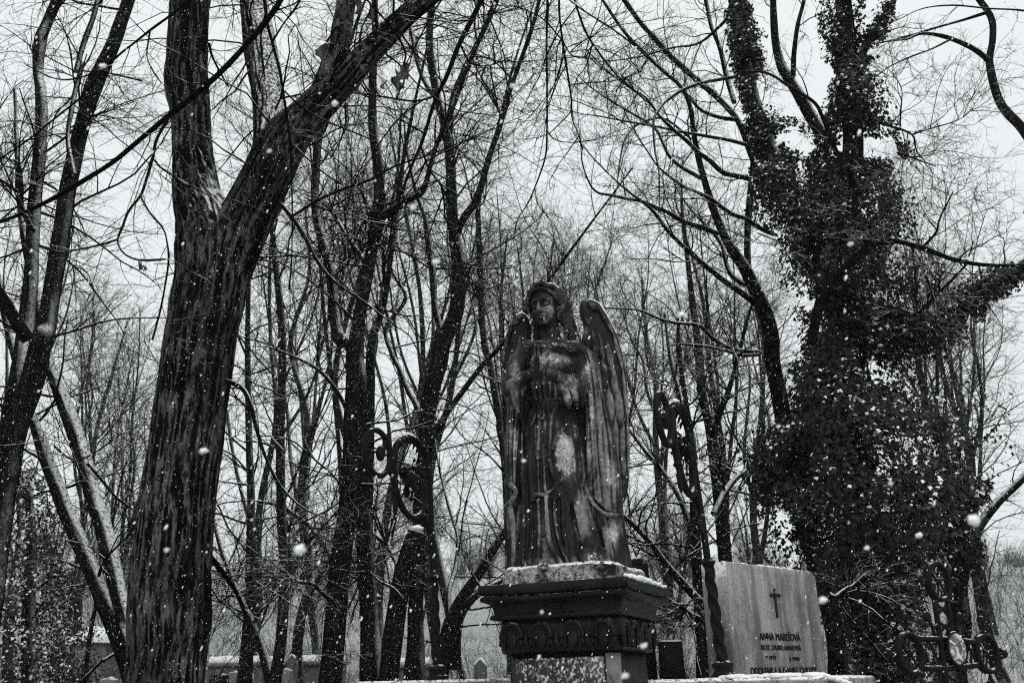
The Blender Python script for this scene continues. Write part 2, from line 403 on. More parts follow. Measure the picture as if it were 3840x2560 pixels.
def crown(seeds, levels):
    """seeds: list of (pts Kx3, rad K); levels: dicts for grow. returns mesh parts"""
    Pp = np.stack([resample(np.hstack([s[0], s[1][:, None]]), 14) for s in seeds]); Rr = Pp[..., 3]; Pp = Pp[..., :3]
    out = []
    for li, lv in enumerate(levels):
        lv = dict(lv); S = lv.pop('S', 3); Pp, Rr = grow(Pp, Rr, **lv); out.append(tubes(Pp, Rr, S))
    return out
def LV(n1, l1, n2=7, l2=.75, n3=6, l3=.32, t0=.35, up=.1, grav=-.01, r=1.0, ang=(40, 95)):
    n1 = int(n1 * 1.25); n3 = max(3, n3 - 2)
    return [dict(m=n1, tmin=t0, tmax=1, L=l1 * 1.3, rf=.42, ang=ang, up=up, grav=grav, wig=.13, K=9, rmax=.018 * r, rmin=.007 * r, S=4),
            dict(m=n2, tmin=.12, tmax=1, L=l2 * 1.1, rf=.55, ang=(28, 72), up=.03, grav=grav, wig=.16, K=6, rmax=.0085 * r, rmin=.0038 * r),
            dict(m=n3, tmin=.15, tmax=1, L=l3 * 1.1, rf=.6, ang=(30, 70), up=.03, grav=0, wig=.14, K=4, rmax=.0045 * r, rmin=.0026 * r)]

def stem_mesh(pt, rr, S, amp, fine, seed=0.0):
    """round stem with furrowed bark; returns (verts, faces), ridge"""
    K = len(pt); t, a, b = frames(pt[None]); a, b = a[0], b[0]
    th = np.arange(S) / S * 2 * math.pi; c, s = np.cos(th), np.sin(th)
    sl = np.concatenate([[0], np.cumsum(np.linalg.norm(np.diff(pt, axis=0), axis=1))])
    q = np.stack([rr[:, None] * c[None], rr[:, None] * s[None], np.repeat(sl[:, None], S, 1)], -1) + seed
    lump = noise3(q * np.array([4, 4, 2.2])) * .05 + noise3(q * np.array([9, 9, 5.0])) * .02
    warp = noise3(q * np.array([6, 6, 5.0]))[..., None] * np.array([.02, .02, 0])
    rd = 1 - np.abs(noise3((q + warp * .5 + .004 * noise3(q * np.array([60, 60, 30.]))[..., None]) * np.array([fine, fine, fine * .085]))) * 2.3
    rd2 = noise3(q * np.array([fine * 2.3, fine * 2.3, fine * .45]))
    brk = noise3(q * np.array([fine * 1.1, fine * 1.1, fine * .9])); ridge = np.clip(rd * .65 + rd2 * .3 - .45 * np.clip(brk - .25, 0, 1), -1, 1)
    R = rr[:, None] * (1 + lump) + amp * ridge
    v = pt[:, None] + R[..., None] * (a[:, None] * c[None, :, None] + b[:, None] * s[None, :, None])
    idx = np.arange(K * S).reshape(K, S)
    f = np.stack([idx[:-1], np.roll(idx[:-1], -1, 1), np.roll(idx[1:], -1, 1), idx[1:]], -1).reshape(-1, 4)
    v = np.vstack([v.reshape(-1, 3), pt[-1:] + t[0, -1] * rr[-1] * .2]); cap = np.stack([idx[-1], np.roll(idx[-1], -1), np.full(S, K * S)], 1)
    return [(v, f), (None, cap)], np.concatenate([ridge.ravel(), [0]])

class Tree(Th):
    def __init__(s, name, label, cat='tree', base=(0, 0, 0), group=None, bark=None):
        s.bark = bark or M_BARK2; s.seeds = []; s.first = True
        super().__init__(name, label, cat, base, group)
    def stem(s, rows, d, part='limb', ground=False, ext=0.0, S=18, step=.07, amp=.004, fine=28, dy=0.0, gw=1.35, lab=None, seed=True, mat=None, wscale=1.0):
        n = len(rows); dys = np.linspace(0, dy, n)
        pts = [np.append(P(r[0], r[1], d + (r[3] if len(r) > 3 else 0) + dys[k]), r[2] * wscale * .5 * mpp(r[0], r[1], d + dys[k])) for k, r in enumerate(rows)]
        if ground:
            a, b = pts[0], pts[1]; dr = (a - b)[:3]; dr = dr / max(-dr[2], .05); h = a[2] - float(hill(a[0], a[1])) + .12
            dr[:2] = np.clip(dr[:2], -.5, .5)
            mid = np.append(a[:3] + dr * h * .7, a[3] * (1 + (gw - 1) * .5)); g = np.append(a[:3] + dr * h, a[3] * gw)
            pts = [g, mid] + pts if h > .3 else [g] + pts
        if ext:
            a, b = pts[-1], pts[-2]; dr = (a - b)[:3]; dr /= np.linalg.norm(dr); dr[2] += .15
            pts.append(np.append(a[:3] + dr * ext * .5, a[3] * .8)); pts.append(np.append(a[:3] + dr * ext + np.array([.05, 0, .05]) * ext, a[3] * .35))
        pts = np.array(pts); L = np.linalg.norm(np.diff(pts[:, :3], axis=0), axis=1).sum()
        K = int(np.clip(L / step, 10, 800)); r = resample(pts, K); pt, rr = r[:, :3], np.maximum(r[:, 3], .003)
        parts, ridge = stem_mesh(pt, rr, S, amp, fine, rng.uniform(0, 50))
        o = mesh(part, parts, mat or s.bark, s.loc, s.root, attrs={'ridge': ridge})
        if lab: o['label'] = lab
        if seed: s.seeds.append((pt, rr))
        return pt, rr, o
    def twigs(s, levels, mat=None, seeds=None, name='crown'):
        return s.add(name, crown(seeds or s.seeds, levels), mat or M_TWIG)

# --- the big forked tree in front
D = 5.2
T = Tree("forked_tree", "thick furrowed trunk forking in two, closest tree to the viewer left of the angel", base=tuple(P(378, 1560, D) * [1, 1, 0]), bark=M_BARK1)
trunk, trr, _ = T.stem([(378, 1568, 172), (388, 1440, 176), (397, 1300, 176), (412, 1140, 166), (430, 1000, 160), (446, 870, 160), (463, 760, 158), (476, 700, 166), (487, 640, 168), (492, 590, 172), (486, 545, 160), (470, 500, 128), (455, 460, 108), (447, 400, 95), (441, 330, 86), (436, 250, 86), (428, 190, 96), (430, 140, 88), (433, 60, 86), (440, -60, 84)],
                      D, 'trunk', ground=True, ext=3.0, S=320, step=.0085, amp=.010, fine=44, gw=1.5, seed=False)
l1, r1, _ = T.stem([(510, 640, 120), (530, 580, 126), (556, 520, 120), (585, 462, 112), (612, 405, 108), (640, 345, 106), (668, 305, 96), (700, 272, 84), (752, 222, 72), (800, 172, 62), (860, 108, 52), (930, 40, 48), (985, -8, 46), (1060, -80, 40)],
                   D, 'limb', ext=2.5, S=220, step=.010, amp=.008, fine=46, dy=-.35, seed=False)
l2, r2, _ = T.stem([(618, 400, 90), (626, 330, 86), (622, 270, 76), (614, 200, 74), (600, 120, 74), (588, 40, 66), (578, -60, 62)], D, 'limb', ext=2.5, S=160, step=.011, amp=.008, fine=46, dy=.5, seed=False, mat=M_BARKW)
l3, r3, _ = T.stem([(722, 250, 60), (742, 215, 62), (760, 165, 56), (772, 125, 52), (776, 108, 46)], D - .2, 'limb', S=50, step=.014, amp=.005, dy=-.05, lab="short limb stub with a broken snowy end", seed=False)
T.stem([(776, 118, 44), (782, 70, 44), (792, 20, 42), (800, -50, 38)], D - .05, 'limb', ext=1.8, S=40, step=.02, amp=.005, seed=False)
# snow lodged in the fork
sn = []
for px, py, r in ((500, 485, 11), (512, 494, 13), (524, 499, 13), (536, 503, 11), (545, 512, 9), (494, 472, 8)):
    c = P(px, py, D - .08); q = ball(c, np.array([r * 1.3, 22, r * .8]) * mpp(px, py, D), nu=12, nv=8)
    sn.append((q[0] + .006 * noise3(q[0] * 60)[:, None], q[1]))
T.add("snow_patch", sn, M_SNOW)
def small(tree, rows, d, dy=0.0, S=10, amp=.002, ext=0.0, step=.05, part='branch', ws=1.0, **k):
    k.setdefault('mat', M_BR)
    return tree.stem(rows, d, part, S=S, amp=amp, fine=60, dy=dy, ext=ext, step=step, wscale=ws, **k)
small(T, tr(6, [(-60, 185, 26), (-20, 195, 22), (20, 225, 22), (50, 290, 20), (75, 400, 16), (130, 560, 13), (200, 680, 11), (300, 770, 9), (430, 825, 6)]), 5.1, -.5)
small(T, tr(2, [(170, 920, 18), (240, 1000, 18), (300, 1090, 18), (350, 1190, 17), (430, 1290, 14), (560, 1380, 12), (640, 1440, 9), (720, 1500, 6)]), 5.15, -.6)
small(T, tr(2, [(230, 1000, 13), (340, 930, 13), (470, 870, 13), (600, 825, 11), (720, 760, 9), (860, 715, 7), (1000, 660, 5), (1170, 585, 4)]), 5.0, .6)
small(T, tr(1, [(960, 200, 12), (975, 260, 10), (1010, 330, 8), (1050, 400, 6)]), 5.2, .3)
small(T, tr(5, [(960, 980, 24), (1010, 1040, 22), (1060, 1110, 18), (1100, 1180, 16), (1130, 1260, 14)]), 5.4, .9, lab="low snowy branch leaning out of the trunk")
T.twigs([dict(m=9, tmin=.12, tmax=1, L=.55, rf=.5, ang=(30, 75), grav=-.02, wig=.2, K=6, rmax=.004, rmin=.002), dict(m=5, tmin=.2, tmax=1, L=.22, rf=.6, ang=(30, 65), wig=.2, K=4, rmax=.002, rmin=.0012)], M_TWIG)
thin = [(trunk[int(len(trunk) * .62):], trr[int(len(trunk) * .62):] * .02 + .006), (l1[20:], r1[20:] * .02 + .006), (l2[20:], r2[20:] * .02 + .006)]
T.twigs([dict(m=26, tmin=.0, tmax=1, L=1.1, rf=1, ang=(55, 95), up=.1, grav=-.03, wig=.2, K=8, rmax=.0075, rmin=.004, S=4), dict(m=6, tmin=.15, tmax=1, L=.42, rf=.5, ang=(30, 70), wig=.2, K=5, rmax=.003, rmin=.002), dict(m=4, tmin=.2, tmax=1, L=.18, rf=.6, ang=(30, 65), wig=.2, K=4, rmax=.0018, rmin=.0012)], M_TWIG, seeds=thin, name='sprigs')

# --- branches hanging into the picture from trees overhead
def leafmesh(c, s, yaw, curl):
    u = np.linspace(-1, 1, 7); vv = np.linspace(0, 1, 9); U, V = np.meshgrid(u, vv, indexing='ij')
    wd = .46 * np.sin(np.clip(V * .93 + .07, 0, 1) * math.pi) ** .7 * (1 + .12 * np.sin(V * 22))
    x = U * wd * np.cos(curl * U); y = np.abs(U) ** 1.5 * wd * math.sin(curl) * .9 + .25 * np.sin(V * 3) * curl; z = -V
    g = np.stack([x, y, z], -1).reshape(-1, 3) * s; g += .05 * s * noise3(g / s * 3 + yaw)[:, None]
    ca, sa = math.cos(yaw), math.sin(yaw); g = g @ np.array([[ca, sa, 0], [-sa, ca, 0], [0, 0, 1]])
    i = np.arange(63).reshape(7, 9)
    return g + c, np.stack([i[:-1, :-1], i[1:, :-1], i[1:, 1:], i[:-1, 1:]], -1).reshape(-1, 4)
def overhang(label, mains, d, levels, leaves=(), group=None):
    r0 = mains[0][0]; t = Tree("hanging_branch", label, "branch", tuple(P(r0[0], r0[1], d)), group, M_TWIG)
    for k, rows in enumerate(mains):
        t.stem(rows, d, 'stem' if k == 0 else 'side_branch', S=12, amp=.0015, fine=70, dy=(.15, -.3, .4, -.2, .3)[k % 5], step=.03, ext=0)
    t.twigs(levels, M_TWIG, name='twigs')
    for (x, y, s) in leaves:
        c = P(x, y, d - .1 + rng.uniform(-.1, .1)); o = t.add('dead_leaf', [leafmesh(c, s * .8 * mpp(x, y, d), rng.uniform(0, 6.28), rng.uniform(.9, 1.9))], M_DEAD)
    return t
LVH = [dict(m=7, tmin=.1, tmax=1, L=.42, rf=.5, ang=(25, 75), grav=-.02, wig=.22, K=6, rmax=.0028, rmin=.0013, S=4), dict(m=5, tmin=.2, tmax=1, L=.16, rf=.6, ang=(25, 65), wig=.22, K=4, rmax=.0014, rmin=.0008)]
overhang("long dark branch sweeping from the left edge up across the forked trunk",
         [[(680, -90, 13), (650, -10, 12), (614, 45, 13), (560, 110, 12), (500, 172, 12), (440, 225, 12), (385, 268, 11), (320, 322, 11), (260, 372, 10), (190, 416, 10), (110, 462, 9), (40, 495, 8), (-60, 530, 7)],
          tr(1, [(775, 540, 14), (720, 640, 12), (700, 730, 12), (670, 830, 11), (645, 900, 11), (590, 970, 10), (560, 1050, 9), (540, 1100, 8), (565, 1160, 6), (640, 1195, 5), (760, 1190, 3)]),
          tr(1, [(645, 900, 9), (690, 980, 8), (750, 1050, 8), (768, 1120, 7), (775, 1190, 6), (760, 1300, 5), (735, 1430, 4), (700, 1560, 3)]),
          tr(1, [(705, 730, 7), (740, 770, 6), (800, 810, 5), (870, 860, 3)]),
          tr(1, [(540, 1100, 7), (440, 1130, 6), (340, 1150, 5), (220, 1165, 3)])], 3.0, LVH, [(318, 600, 26), (328, 608, 20)])
overhang("slender dark branch above and parallel to the long sweeping one at top left",
         [tr(1, [(980, -100, 13), (860, 10, 12), (780, 75, 11), (700, 132, 11), (620, 195, 10), (540, 258, 10), (470, 330, 9), (380, 440, 9), (270, 530, 8), (160, 620, 7), (60, 690, 6), (-60, 770, 5)]),
          tr(1, [(690, 140, 7), (675, 250, 6), (700, 320, 5), (740, 380, 4)]), tr(1, [(540, 258, 7), (420, 340, 6), (270, 365, 5), (120, 300, 4)]), tr(1, [(470, 330, 6), (540, 345, 5), (650, 372, 3)])], 3.7, LVH)
overhang("nearly vertical thin branch hanging in front of the right fork of the big trunk",
         [tr(2, [(100, -120, 17), (125, 100, 15), (150, 200, 13), (185, 340, 12), (210, 500, 10), (230, 650, 9), (238, 850, 8), (240, 1020, 7), (236, 1200, 6), (225, 1330, 4)]),
          tr(2, [(150, 190, 9), (200, 110, 8), (260, 30, 8), (300, -60, 7)]), tr(2, [(205, 420, 8), (280, 490, 7), (380, 550, 6), (480, 590, 5), (600, 640, 3)]), tr(2, [(230, 650, 7), (300, 720, 6), (380, 790, 5), (470, 850, 3)])], 3.4, LVH)
overhang("thick leafy twig carrying curled dead leaves at the top beside the right fork",
         [tr(2, [(520, -140, 12), (500, -40, 11), (480, 60, 9), (440, 130, 6), (400, 190, 4)]), tr(2, [(500, -40, 9), (600, 20, 8), (560, 130, 6), (550, 230, 4)]), tr(2, [(600, 20, 7), (690, 120, 6), (760, 240, 5), (740, 330, 3)])], 2.7,
         [dict(m=4, tmin=.2, tmax=1, L=.12, rf=.5, ang=(30, 70), wig=.2, K=4, rmax=.0016, rmin=.001)],
         [(770, 0, 46), (790, 15, 52), (812, 5, 40), (835, -5, 44), (798, 48, 50), (775, 30, 40), (752, 100, 54), (824, 88, 46), (828, 110, 40), (845, 150, 36), (800, 70, 36), (920, 148, 46), (938, 150, 54), (905, 182, 40), (918, 178, 46), (890, 185, 28), (860, 20, 34), (908, 158, 34)])
overhang("long branch slanting down from the top edge toward the middle, thicker than its neighbours",
         [tr(2, [(1180, -140, 26), (1110, 0, 24), (1050, 120, 23), (1000, 220, 21), (950, 350, 20), (900, 450, 18), (865, 560, 16), (830, 670, 15), (790, 760, 13), (755, 850, 11), (725, 940, 9), (700, 1010, 8), (690, 1090, 7), (660, 1220, 4)]),
          tr(2, [(905, 440, 10), (800, 465, 9), (660, 445, 8), (500, 425, 6), (330, 400, 4)]), tr(2, [(1010, 200, 9), (1060, 290, 8), (1150, 300, 6), (1250, 260, 4)]), tr(2, [(830, 670, 9), (870, 780, 8), (940, 860, 6), (1010, 900, 4)]), tr(2, [(700, 1000, 6), (640, 1100, 5), (560, 1160, 3)])], 6.3, LV(7, .8, 6, .35, 5, .18, .1))
overhang("thin vertical branch dangling from the top edge left of the maple limbs",
         [tr(3, [(190, -120, 9), (185, 60, 9), (184, 250, 9), (186, 420, 8), (185, 600, 8), (178, 720, 7), (130, 860, 6), (95, 940, 5), (50, 1010, 4), (30, 1100, 3)]), tr(3, [(130, 860, 4), (140, 930, 4), (190, 1000, 3)]), tr(3, [(185, 600, 5), (220, 640, 4), (300, 655, 4), (420, 640, 3)])], 4.6, LVH)
overhang("pair of thin curving branches drooping from the top edge above the angel",
         [tr(3, [(240, -100, 10), (242, 60, 10), (258, 200, 10), (280, 340, 9), (298, 460, 8), (300, 540, 7), (330, 620, 5), (350, 690, 4)]),
          tr(3, [(290, -80, 10), (330, 60, 10), (370, 160, 9), (430, 250, 8), (500, 340, 7), (580, 410, 6), (660, 480, 4)]),
          tr(3, [(285, 390, 6), (380, 380, 5), (500, 370, 4), (620, 330, 3)]), tr(3, [(250, 180, 6), (180, 100, 6), (120, 60, 5), (40, 30, 4)]), tr(3, [(260, 200, 6), (310, 260, 5), (420, 270, 4)])], 5.2, LV(7, .6, 5, .26, 4, .14, .1, r=.6))

# --- left trees
G_L = None
D = 9.0
T = Tree("leaning_tree", "dark tree with two slim stems leaning right, at the far left edge", base=tuple(P(-60, 1560, D) * [1, 1, 0]))
T.stem(tr(5, [(-110, 1500, 150), (-60, 1200, 140), (-20, 900, 126), (20, 640, 118), (70, 400, 108), (140, 210, 104), (190, 0, 98)]) + tr(1, [(212, 1500, 84), (232, 1370, 80), (260, 1200, 78), (285, 1050, 76), (306, 900, 72), (330, 780, 72), (362, 640, 68), (395, 520, 66), (430, 400, 76), (475, 300, 66), (515, 215, 62), (560, 90, 58), (600, -30, 54)]), D, 'trunk', ground=True, ext=3.5, S=40, step=.03, amp=.005, fine=22, dy=.6)
T.stem(tr(5, [(20, 640, 80), (45, 400, 90), (85, 180, 84), (105, 60, 80)]) + tr(1, [(115, 1540, 78), (140, 1300, 66), (150, 1100, 60), (160, 920, 58), (180, 720, 54), (190, 560, 52), (188, 420, 48), (175, 320, 46), (185, 190, 54), (215, 110, 46), (262, 0, 46), (290, -70, 40)]), D + .2, 'limb', ext=3, S=36, step=.03, amp=.004, fine=24, dy=1.0)
T.stem(tr(1, [(350, 330, 24), (370, 250, 24), (395, 170, 26), (425, 90, 24), (450, 0, 22), (470, -60, 20)]), D + .2, ext=2, S=16, dy=.3)
T.stem(tr(1, [(340, 800, 20), (310, 640, 20), (330, 500, 22), (350, 400, 20), (380, 290, 18)]), D + .1, ext=0, S=14, dy=.3)
small(T, tr(1, [(150, 1060, 26), (100, 950, 24), (95, 850, 26), (85, 760, 22), (60, 735, 10)]), D + .2, .3, lab="short snapped off branch")
small(T, tr(1, [(130, 1560, 60), (70, 1470, 56), (20, 1380, 50), (-30, 1300, 46)]), D, -.4, S=18, ext=1.5)
T.twigs(LV(13, 1.5, 8, .7, 6, .3, .25, grav=-.015))
D = 10.2
T = Tree("leaning_tree", "twin trunked tree leaning left, slanting trunks edged with snow, behind the forked trunk", base=tuple(P(330, 1560, D) * [1, 1, 0]))
T.stem(tr(5, [(640, 1600, 120), (590, 1440, 110), (550, 1330, 105), (500, 1220, 100), (440, 1090, 78), (390, 980, 76), (340, 860, 72), (300, 770, 72), (260, 660, 68), (220, 560, 64), (190, 470, 60), (160, 380, 46), (130, 290, 36)]), D, 'trunk', ground=True, ext=2.0, S=40, step=.03, amp=.005, fine=22)
T.stem(tr(5, [(575, 1290, 70), (540, 1140, 74), (505, 980, 74), (470, 840, 74), (430, 720, 72), (400, 600, 72), (370, 500, 70), (335, 390, 70), (290, 270, 64), (245, 160, 50), (220, 60, 40)]), D - .1, 'limb', ext=3.5, S=40, step=.03, amp=.005, fine=22, dy=.5)
small(T, tr(5, [(350, 655, 12), (280, 680, 12), (200, 690, 10), (140, 720, 7)]), D, .3)
small(T, tr(5, [(400, 560, 14), (470, 640, 12), (540, 720, 10), (640, 790, 8)]), D, .4)
small(T, tr(5, [(250, 480, 12), (330, 540, 10), (420, 520, 8), (560, 420, 6)]), D, -.3)
T.twigs(LV(9, 1.3, 8, .65, 6, .28, .15, grav=-.02), M_TWIGS)

# --- thin trees left of centre
D = 16.5
T = Tree("slender_tree", "slim straight young tree just right of the big forked trunk", base=tuple(P(632, 1560, D) * [1, 1, 0]))
T.stem(tr(6, [(160, 1568, 60), (185, 1400, 52), (200, 1200, 48), (200, 1000, 44), (188, 700, 42), (186, 400, 40), (195, 100, 36), (190, -100, 34), (170, -300, 30), (150, -500, 24)]), D, 'trunk', ground=True, ext=3, S=20)
T.stem(tr(6, [(200, 760, 22), (330, 860, 22), (420, 1000, 18), (500, 1080, 12)]), D, S=10, dy=1)
T.twigs(LV(22, 2.1, 8, .9, 6, .4, .2, r=1.2))
D = 18
T = Tree("slender_tree", "slim tree with a bent snowy second stem leaning into it near the snow capped wall", base=tuple(P(560, 1560, D) * [1, 1, 0]))
T.stem(tr(6, [(20, 1568, 70), (40, 1300, 56), (48, 1000, 44), (50, 700, 36), (40, 400, 30), (35, 0, 26), (40, -300, 20)]), D, 'trunk', ground=True, ext=3, S=20)
T.stem(tr(6, [(140, 1568, 50), (110, 1440, 44), (70, 1330, 38), (20, 1220, 32), (-20, 1130, 24)]), D - .3, S=16, ext=1.5, mat=M_BARK2, lab="stem bent over and lined with snow")
T.twigs(LV(20, 2.0, 8, .9, 6, .4, .2, r=1.2))

# --- the cluster left of the angel
D = 12.0
T = Tree("multi_stem_tree", "tall dark tree between the big trunk and the left lantern post", base=tuple(P(765, 1560, D) * [1, 1, 0]))
T.stem(tr(6, [(415, 1568, 108), (425, 1450, 104), (440, 1250, 100), (455, 1080, 96), (475, 930, 94), (500, 760, 92), (515, 560, 96), (528, 350, 98), (535, 180, 94), (528, 60, 80), (545, -100, 60)]) + tr(2, [(590, 1240, 56), (622, 1050, 52), (640, 900, 50), (632, 740, 48), (612, 600, 42), (608, 480, 38), (612, 300, 34), (620, 130, 30), (618, -30, 28)]), D, 'trunk', ground=True, ext=3, S=44, step=.035, amp=.006, fine=20)
T.stem(tr(6, [(528, 60, 60), (490, -10, 60)]) + tr(2, [(460, 1568, 56), (432, 1440, 52), (425, 1320, 48), (400, 1180, 44), (360, 1040, 42), (345, 900, 40), (350, 760, 38), (360, 640, 34), (390, 570, 30), (420, 480, 24)]), D, S=30, ext=2, dy=.6)
T.stem(tr(2, [(625, 1080, 30), (660, 1000, 34), (720, 950, 32), (790, 910, 30), (840, 880, 26), (870, 780, 22), (905, 660, 20), (960, 540, 16), (1010, 420, 12)]), D, S=16, ext=1.5, dy=-.8)
T.stem(tr(2, [(600, 1240, 24), (510, 1110, 22), (440, 1000, 20), (390, 930, 16)]), D, S=12, dy=.8)
T.stem(tr(6, [(395, 1170, 20), (330, 1110, 18), (260, 1100, 16), (200, 1050, 12)]), D, S=12, dy=-.5)
T.stem(tr(6, [(500, 330, 20), (440, 220, 18), (360, 130, 16), (250, 70, 12), (120, 20, 8)]), D, S=12, dy=-.7)
T.twigs(LV(15, 1.7, 9, .8, 7, .34, .22, grav=-.02))
D = 12.8
T = Tree("multi_stem_tree", "dark tree with rough bark right behind the tall one by the left lantern post", base=tuple(P(855, 1560, D) * [1, 1, 0]))
T.stem(tr(6, [(610, 1568, 120), (600, 1400, 96), (590, 1200, 84), (578, 1000, 80), (572, 820, 78), (580, 620, 66), (590, 400, 54), (598, 200, 44), (605, 0, 36)]) + tr(2, [(660, 1400, 26), (690, 1200, 24)]), D, 'trunk', ground=True, ext=3, S=36, step=.04, amp=.006, fine=20)
T.stem(tr(6, [(640, 1180, 26), (590, 1130, 24), (540, 1060, 20), (500, 1000, 14)]), D, S=12, dy=.6)
T.stem(tr(6, [(730, 1040, 26), (680, 940, 26), (610, 880, 22), (560, 840, 14)]), D + 1, S=12, dy=.6)
T.twigs(LV(16, 1.7, 8, .8, 6, .34, .3, grav=-.02))
D = 11.4
T = Tree("stump_tree", "sawn off leaning trunk with snow on its cut top beside the left lantern post", base=tuple(P(880, 1560, D) * [1, 1, 0]))
T.stem(tr(6, [(680, 1568, 96), (692, 1450, 92), (716, 1260, 90), (740, 1120, 88), (770, 1000, 86), (795, 920, 80), (810, 868, 70)]), D, 'trunk', ground=True, S=44, step=.03, amp=.007, fine=20, seed=False)
T.stem(tr(6, [(745, 1180, 16), (700, 1130, 14), (640, 1100, 12), (600, 1060, 8)]), D - .1, S=10, dy=-.3)
q = ball(P(*tr(6, [(812, 858, 0)])[0][:2], D - .02), np.array([.085, .1, .035])); T.add("snow_cap", [(q[0] + .015 * noise3(q[0] * 30)[:, None], q[1])], M_SNOW)
T.twigs([dict(m=6, tmin=.2, tmax=1, L=.5, rf=.5, ang=(30, 70), wig=.2, K=5, rmax=.004, rmin=.0025), dict(m=5, tmin=.2, tmax=1, L=.2, rf=.6, ang=(30, 65), wig=.2, K=4, rmax=.002, rmin=.0015)])
D = 14.0
T = Tree("tall_tree", "tall tree behind the left lantern post, dividing above it into several upright stems", base=tuple(P(950, 1560, D) * [1, 1, 0]))
T.stem(tr(6, [(800, 1600, 110), (806, 1400, 82), (806, 1250, 70), (815, 1080, 66), (822, 920, 66), (828, 780, 66), (840, 620, 66), (855, 470, 68), (862, 330, 72), (885, 200, 76), (915, 100, 76), (935, 0, 72)]) + tr(2, [(990, 1440, 68), (1003, 1320, 62), (1000, 1200, 56), (985, 1080, 52), (975, 940, 46), (968, 800, 44), (955, 650, 40), (935, 560, 36), (905, 440, 34), (880, 300, 32), (870, 170, 30), (885, -20, 28)]), D, 'trunk', ground=True, ext=3, S=40, step=.04, amp=.006, fine=18)
T.stem(tr(2, [(985, 1090, 34), (1030, 1000, 36), (1080, 930, 34), (1110, 850, 32), (1145, 720, 28), (1180, 620, 26), (1225, 480, 24)]) + tr(3, [(10, 430, 22), (60, 290, 20), (110, 150, 18), (150, 0, 16)]), D, ext=3, S=20, dy=-.8)
T.stem(tr(2, [(930, 610, 30), (965, 520, 30), (985, 430, 28), (1030, 320, 26), (1080, 220, 24), (1130, 120, 22), (1190, -20, 20)]), D, ext=3, S=18, dy=.8)
T.stem(tr(6, [(850, 560, 34), (880, 450, 34), (925, 370, 32), (970, 300, 28), (1030, 220, 26), (1110, 115, 24), (1180, 40, 20), (1240, -30, 16)]), D, ext=2.5, S=18, dy=-.6)
T.stem(tr(6, [(838, 360, 30), (810, 290, 28), (770, 220, 26), (740, 140, 24), (700, 60, 22), (670, -60, 20)]) + tr(2, [(760, 1370, 18), (700, 1250, 14)]), D, ext=2, S=16, dy=.6)
T.stem(tr(2, [(905, 460, 22), (850, 380, 22), (815, 280, 24), (795, 180, 22), (780, 90, 20), (790, -20, 18)]), D, ext=2, S=14, dy=1)
T.stem(tr(2, [(930, 1560, 30), (895, 1400, 30), (885, 1250, 28), (870, 1130, 26), (850, 1000, 24), (815, 900, 20), (790, 800, 16)]), D + .6, ext=1, S=14, dy=.5)
T.twigs(LV(13, 1.7, 9, .8, 7, .34, .25, grav=-.02))
D = 15.5
T = Tree("leaning_tree", "dark trunk leaning right with a snow lined arm, between left lantern post and pedestal", base=tuple(P(1020, 1560, D) * [1, 1, 0]))
T.stem(tr(6, [(905, 1600, 90), (930, 1450, 76), (965, 1300, 66), (1010, 1200, 56), (1060, 1120, 48), (1110, 1050, 42), (1160, 960, 38), (1220, 870, 32), (1290, 760, 26)]), D, 'trunk', ground=True, ext=2.5, S=24)
T.stem(tr(6, [(985, 1500, 60), (990, 1380, 50), (1010, 1270, 40), (1060, 1190, 34), (1140, 1130, 26), (1240, 1080, 16)]), D - .4, ext=1, S=18, dy=-.5)
T.stem(tr(6, [(960, 1310, 26), (960, 1150, 24), (990, 1040, 22), (1000, 900, 18), (960, 760, 14)]), D, ext=1.5, S=14, dy=.8)
T.twigs(LV(14, 1.6, 8, .75, 6, .32, .2), M_TWIGS)
D = 19
T = Tree("slender_tree", "slim pale stem rising directly behind the angel's left wing", base=tuple(P(1150, 1560, D) * [1, 1, 0]))
T.stem(tr(6, [(1240, 1000, 40), (1220, 600, 36), (1200, 400, 36), (1170, 230, 34), (1150, 110, 32), (1120, -20, 30)]) + tr(2, [(1108, 1400, 28), (1100, 1150, 26), (1095, 950, 22), (1120, 800, 18), (1180, 600, 14)]), D, 'trunk', ground=True, ext=3, S=18)
T.twigs(LV(26, 2.0, 8, .9, 6, .4, .3, r=1.2))

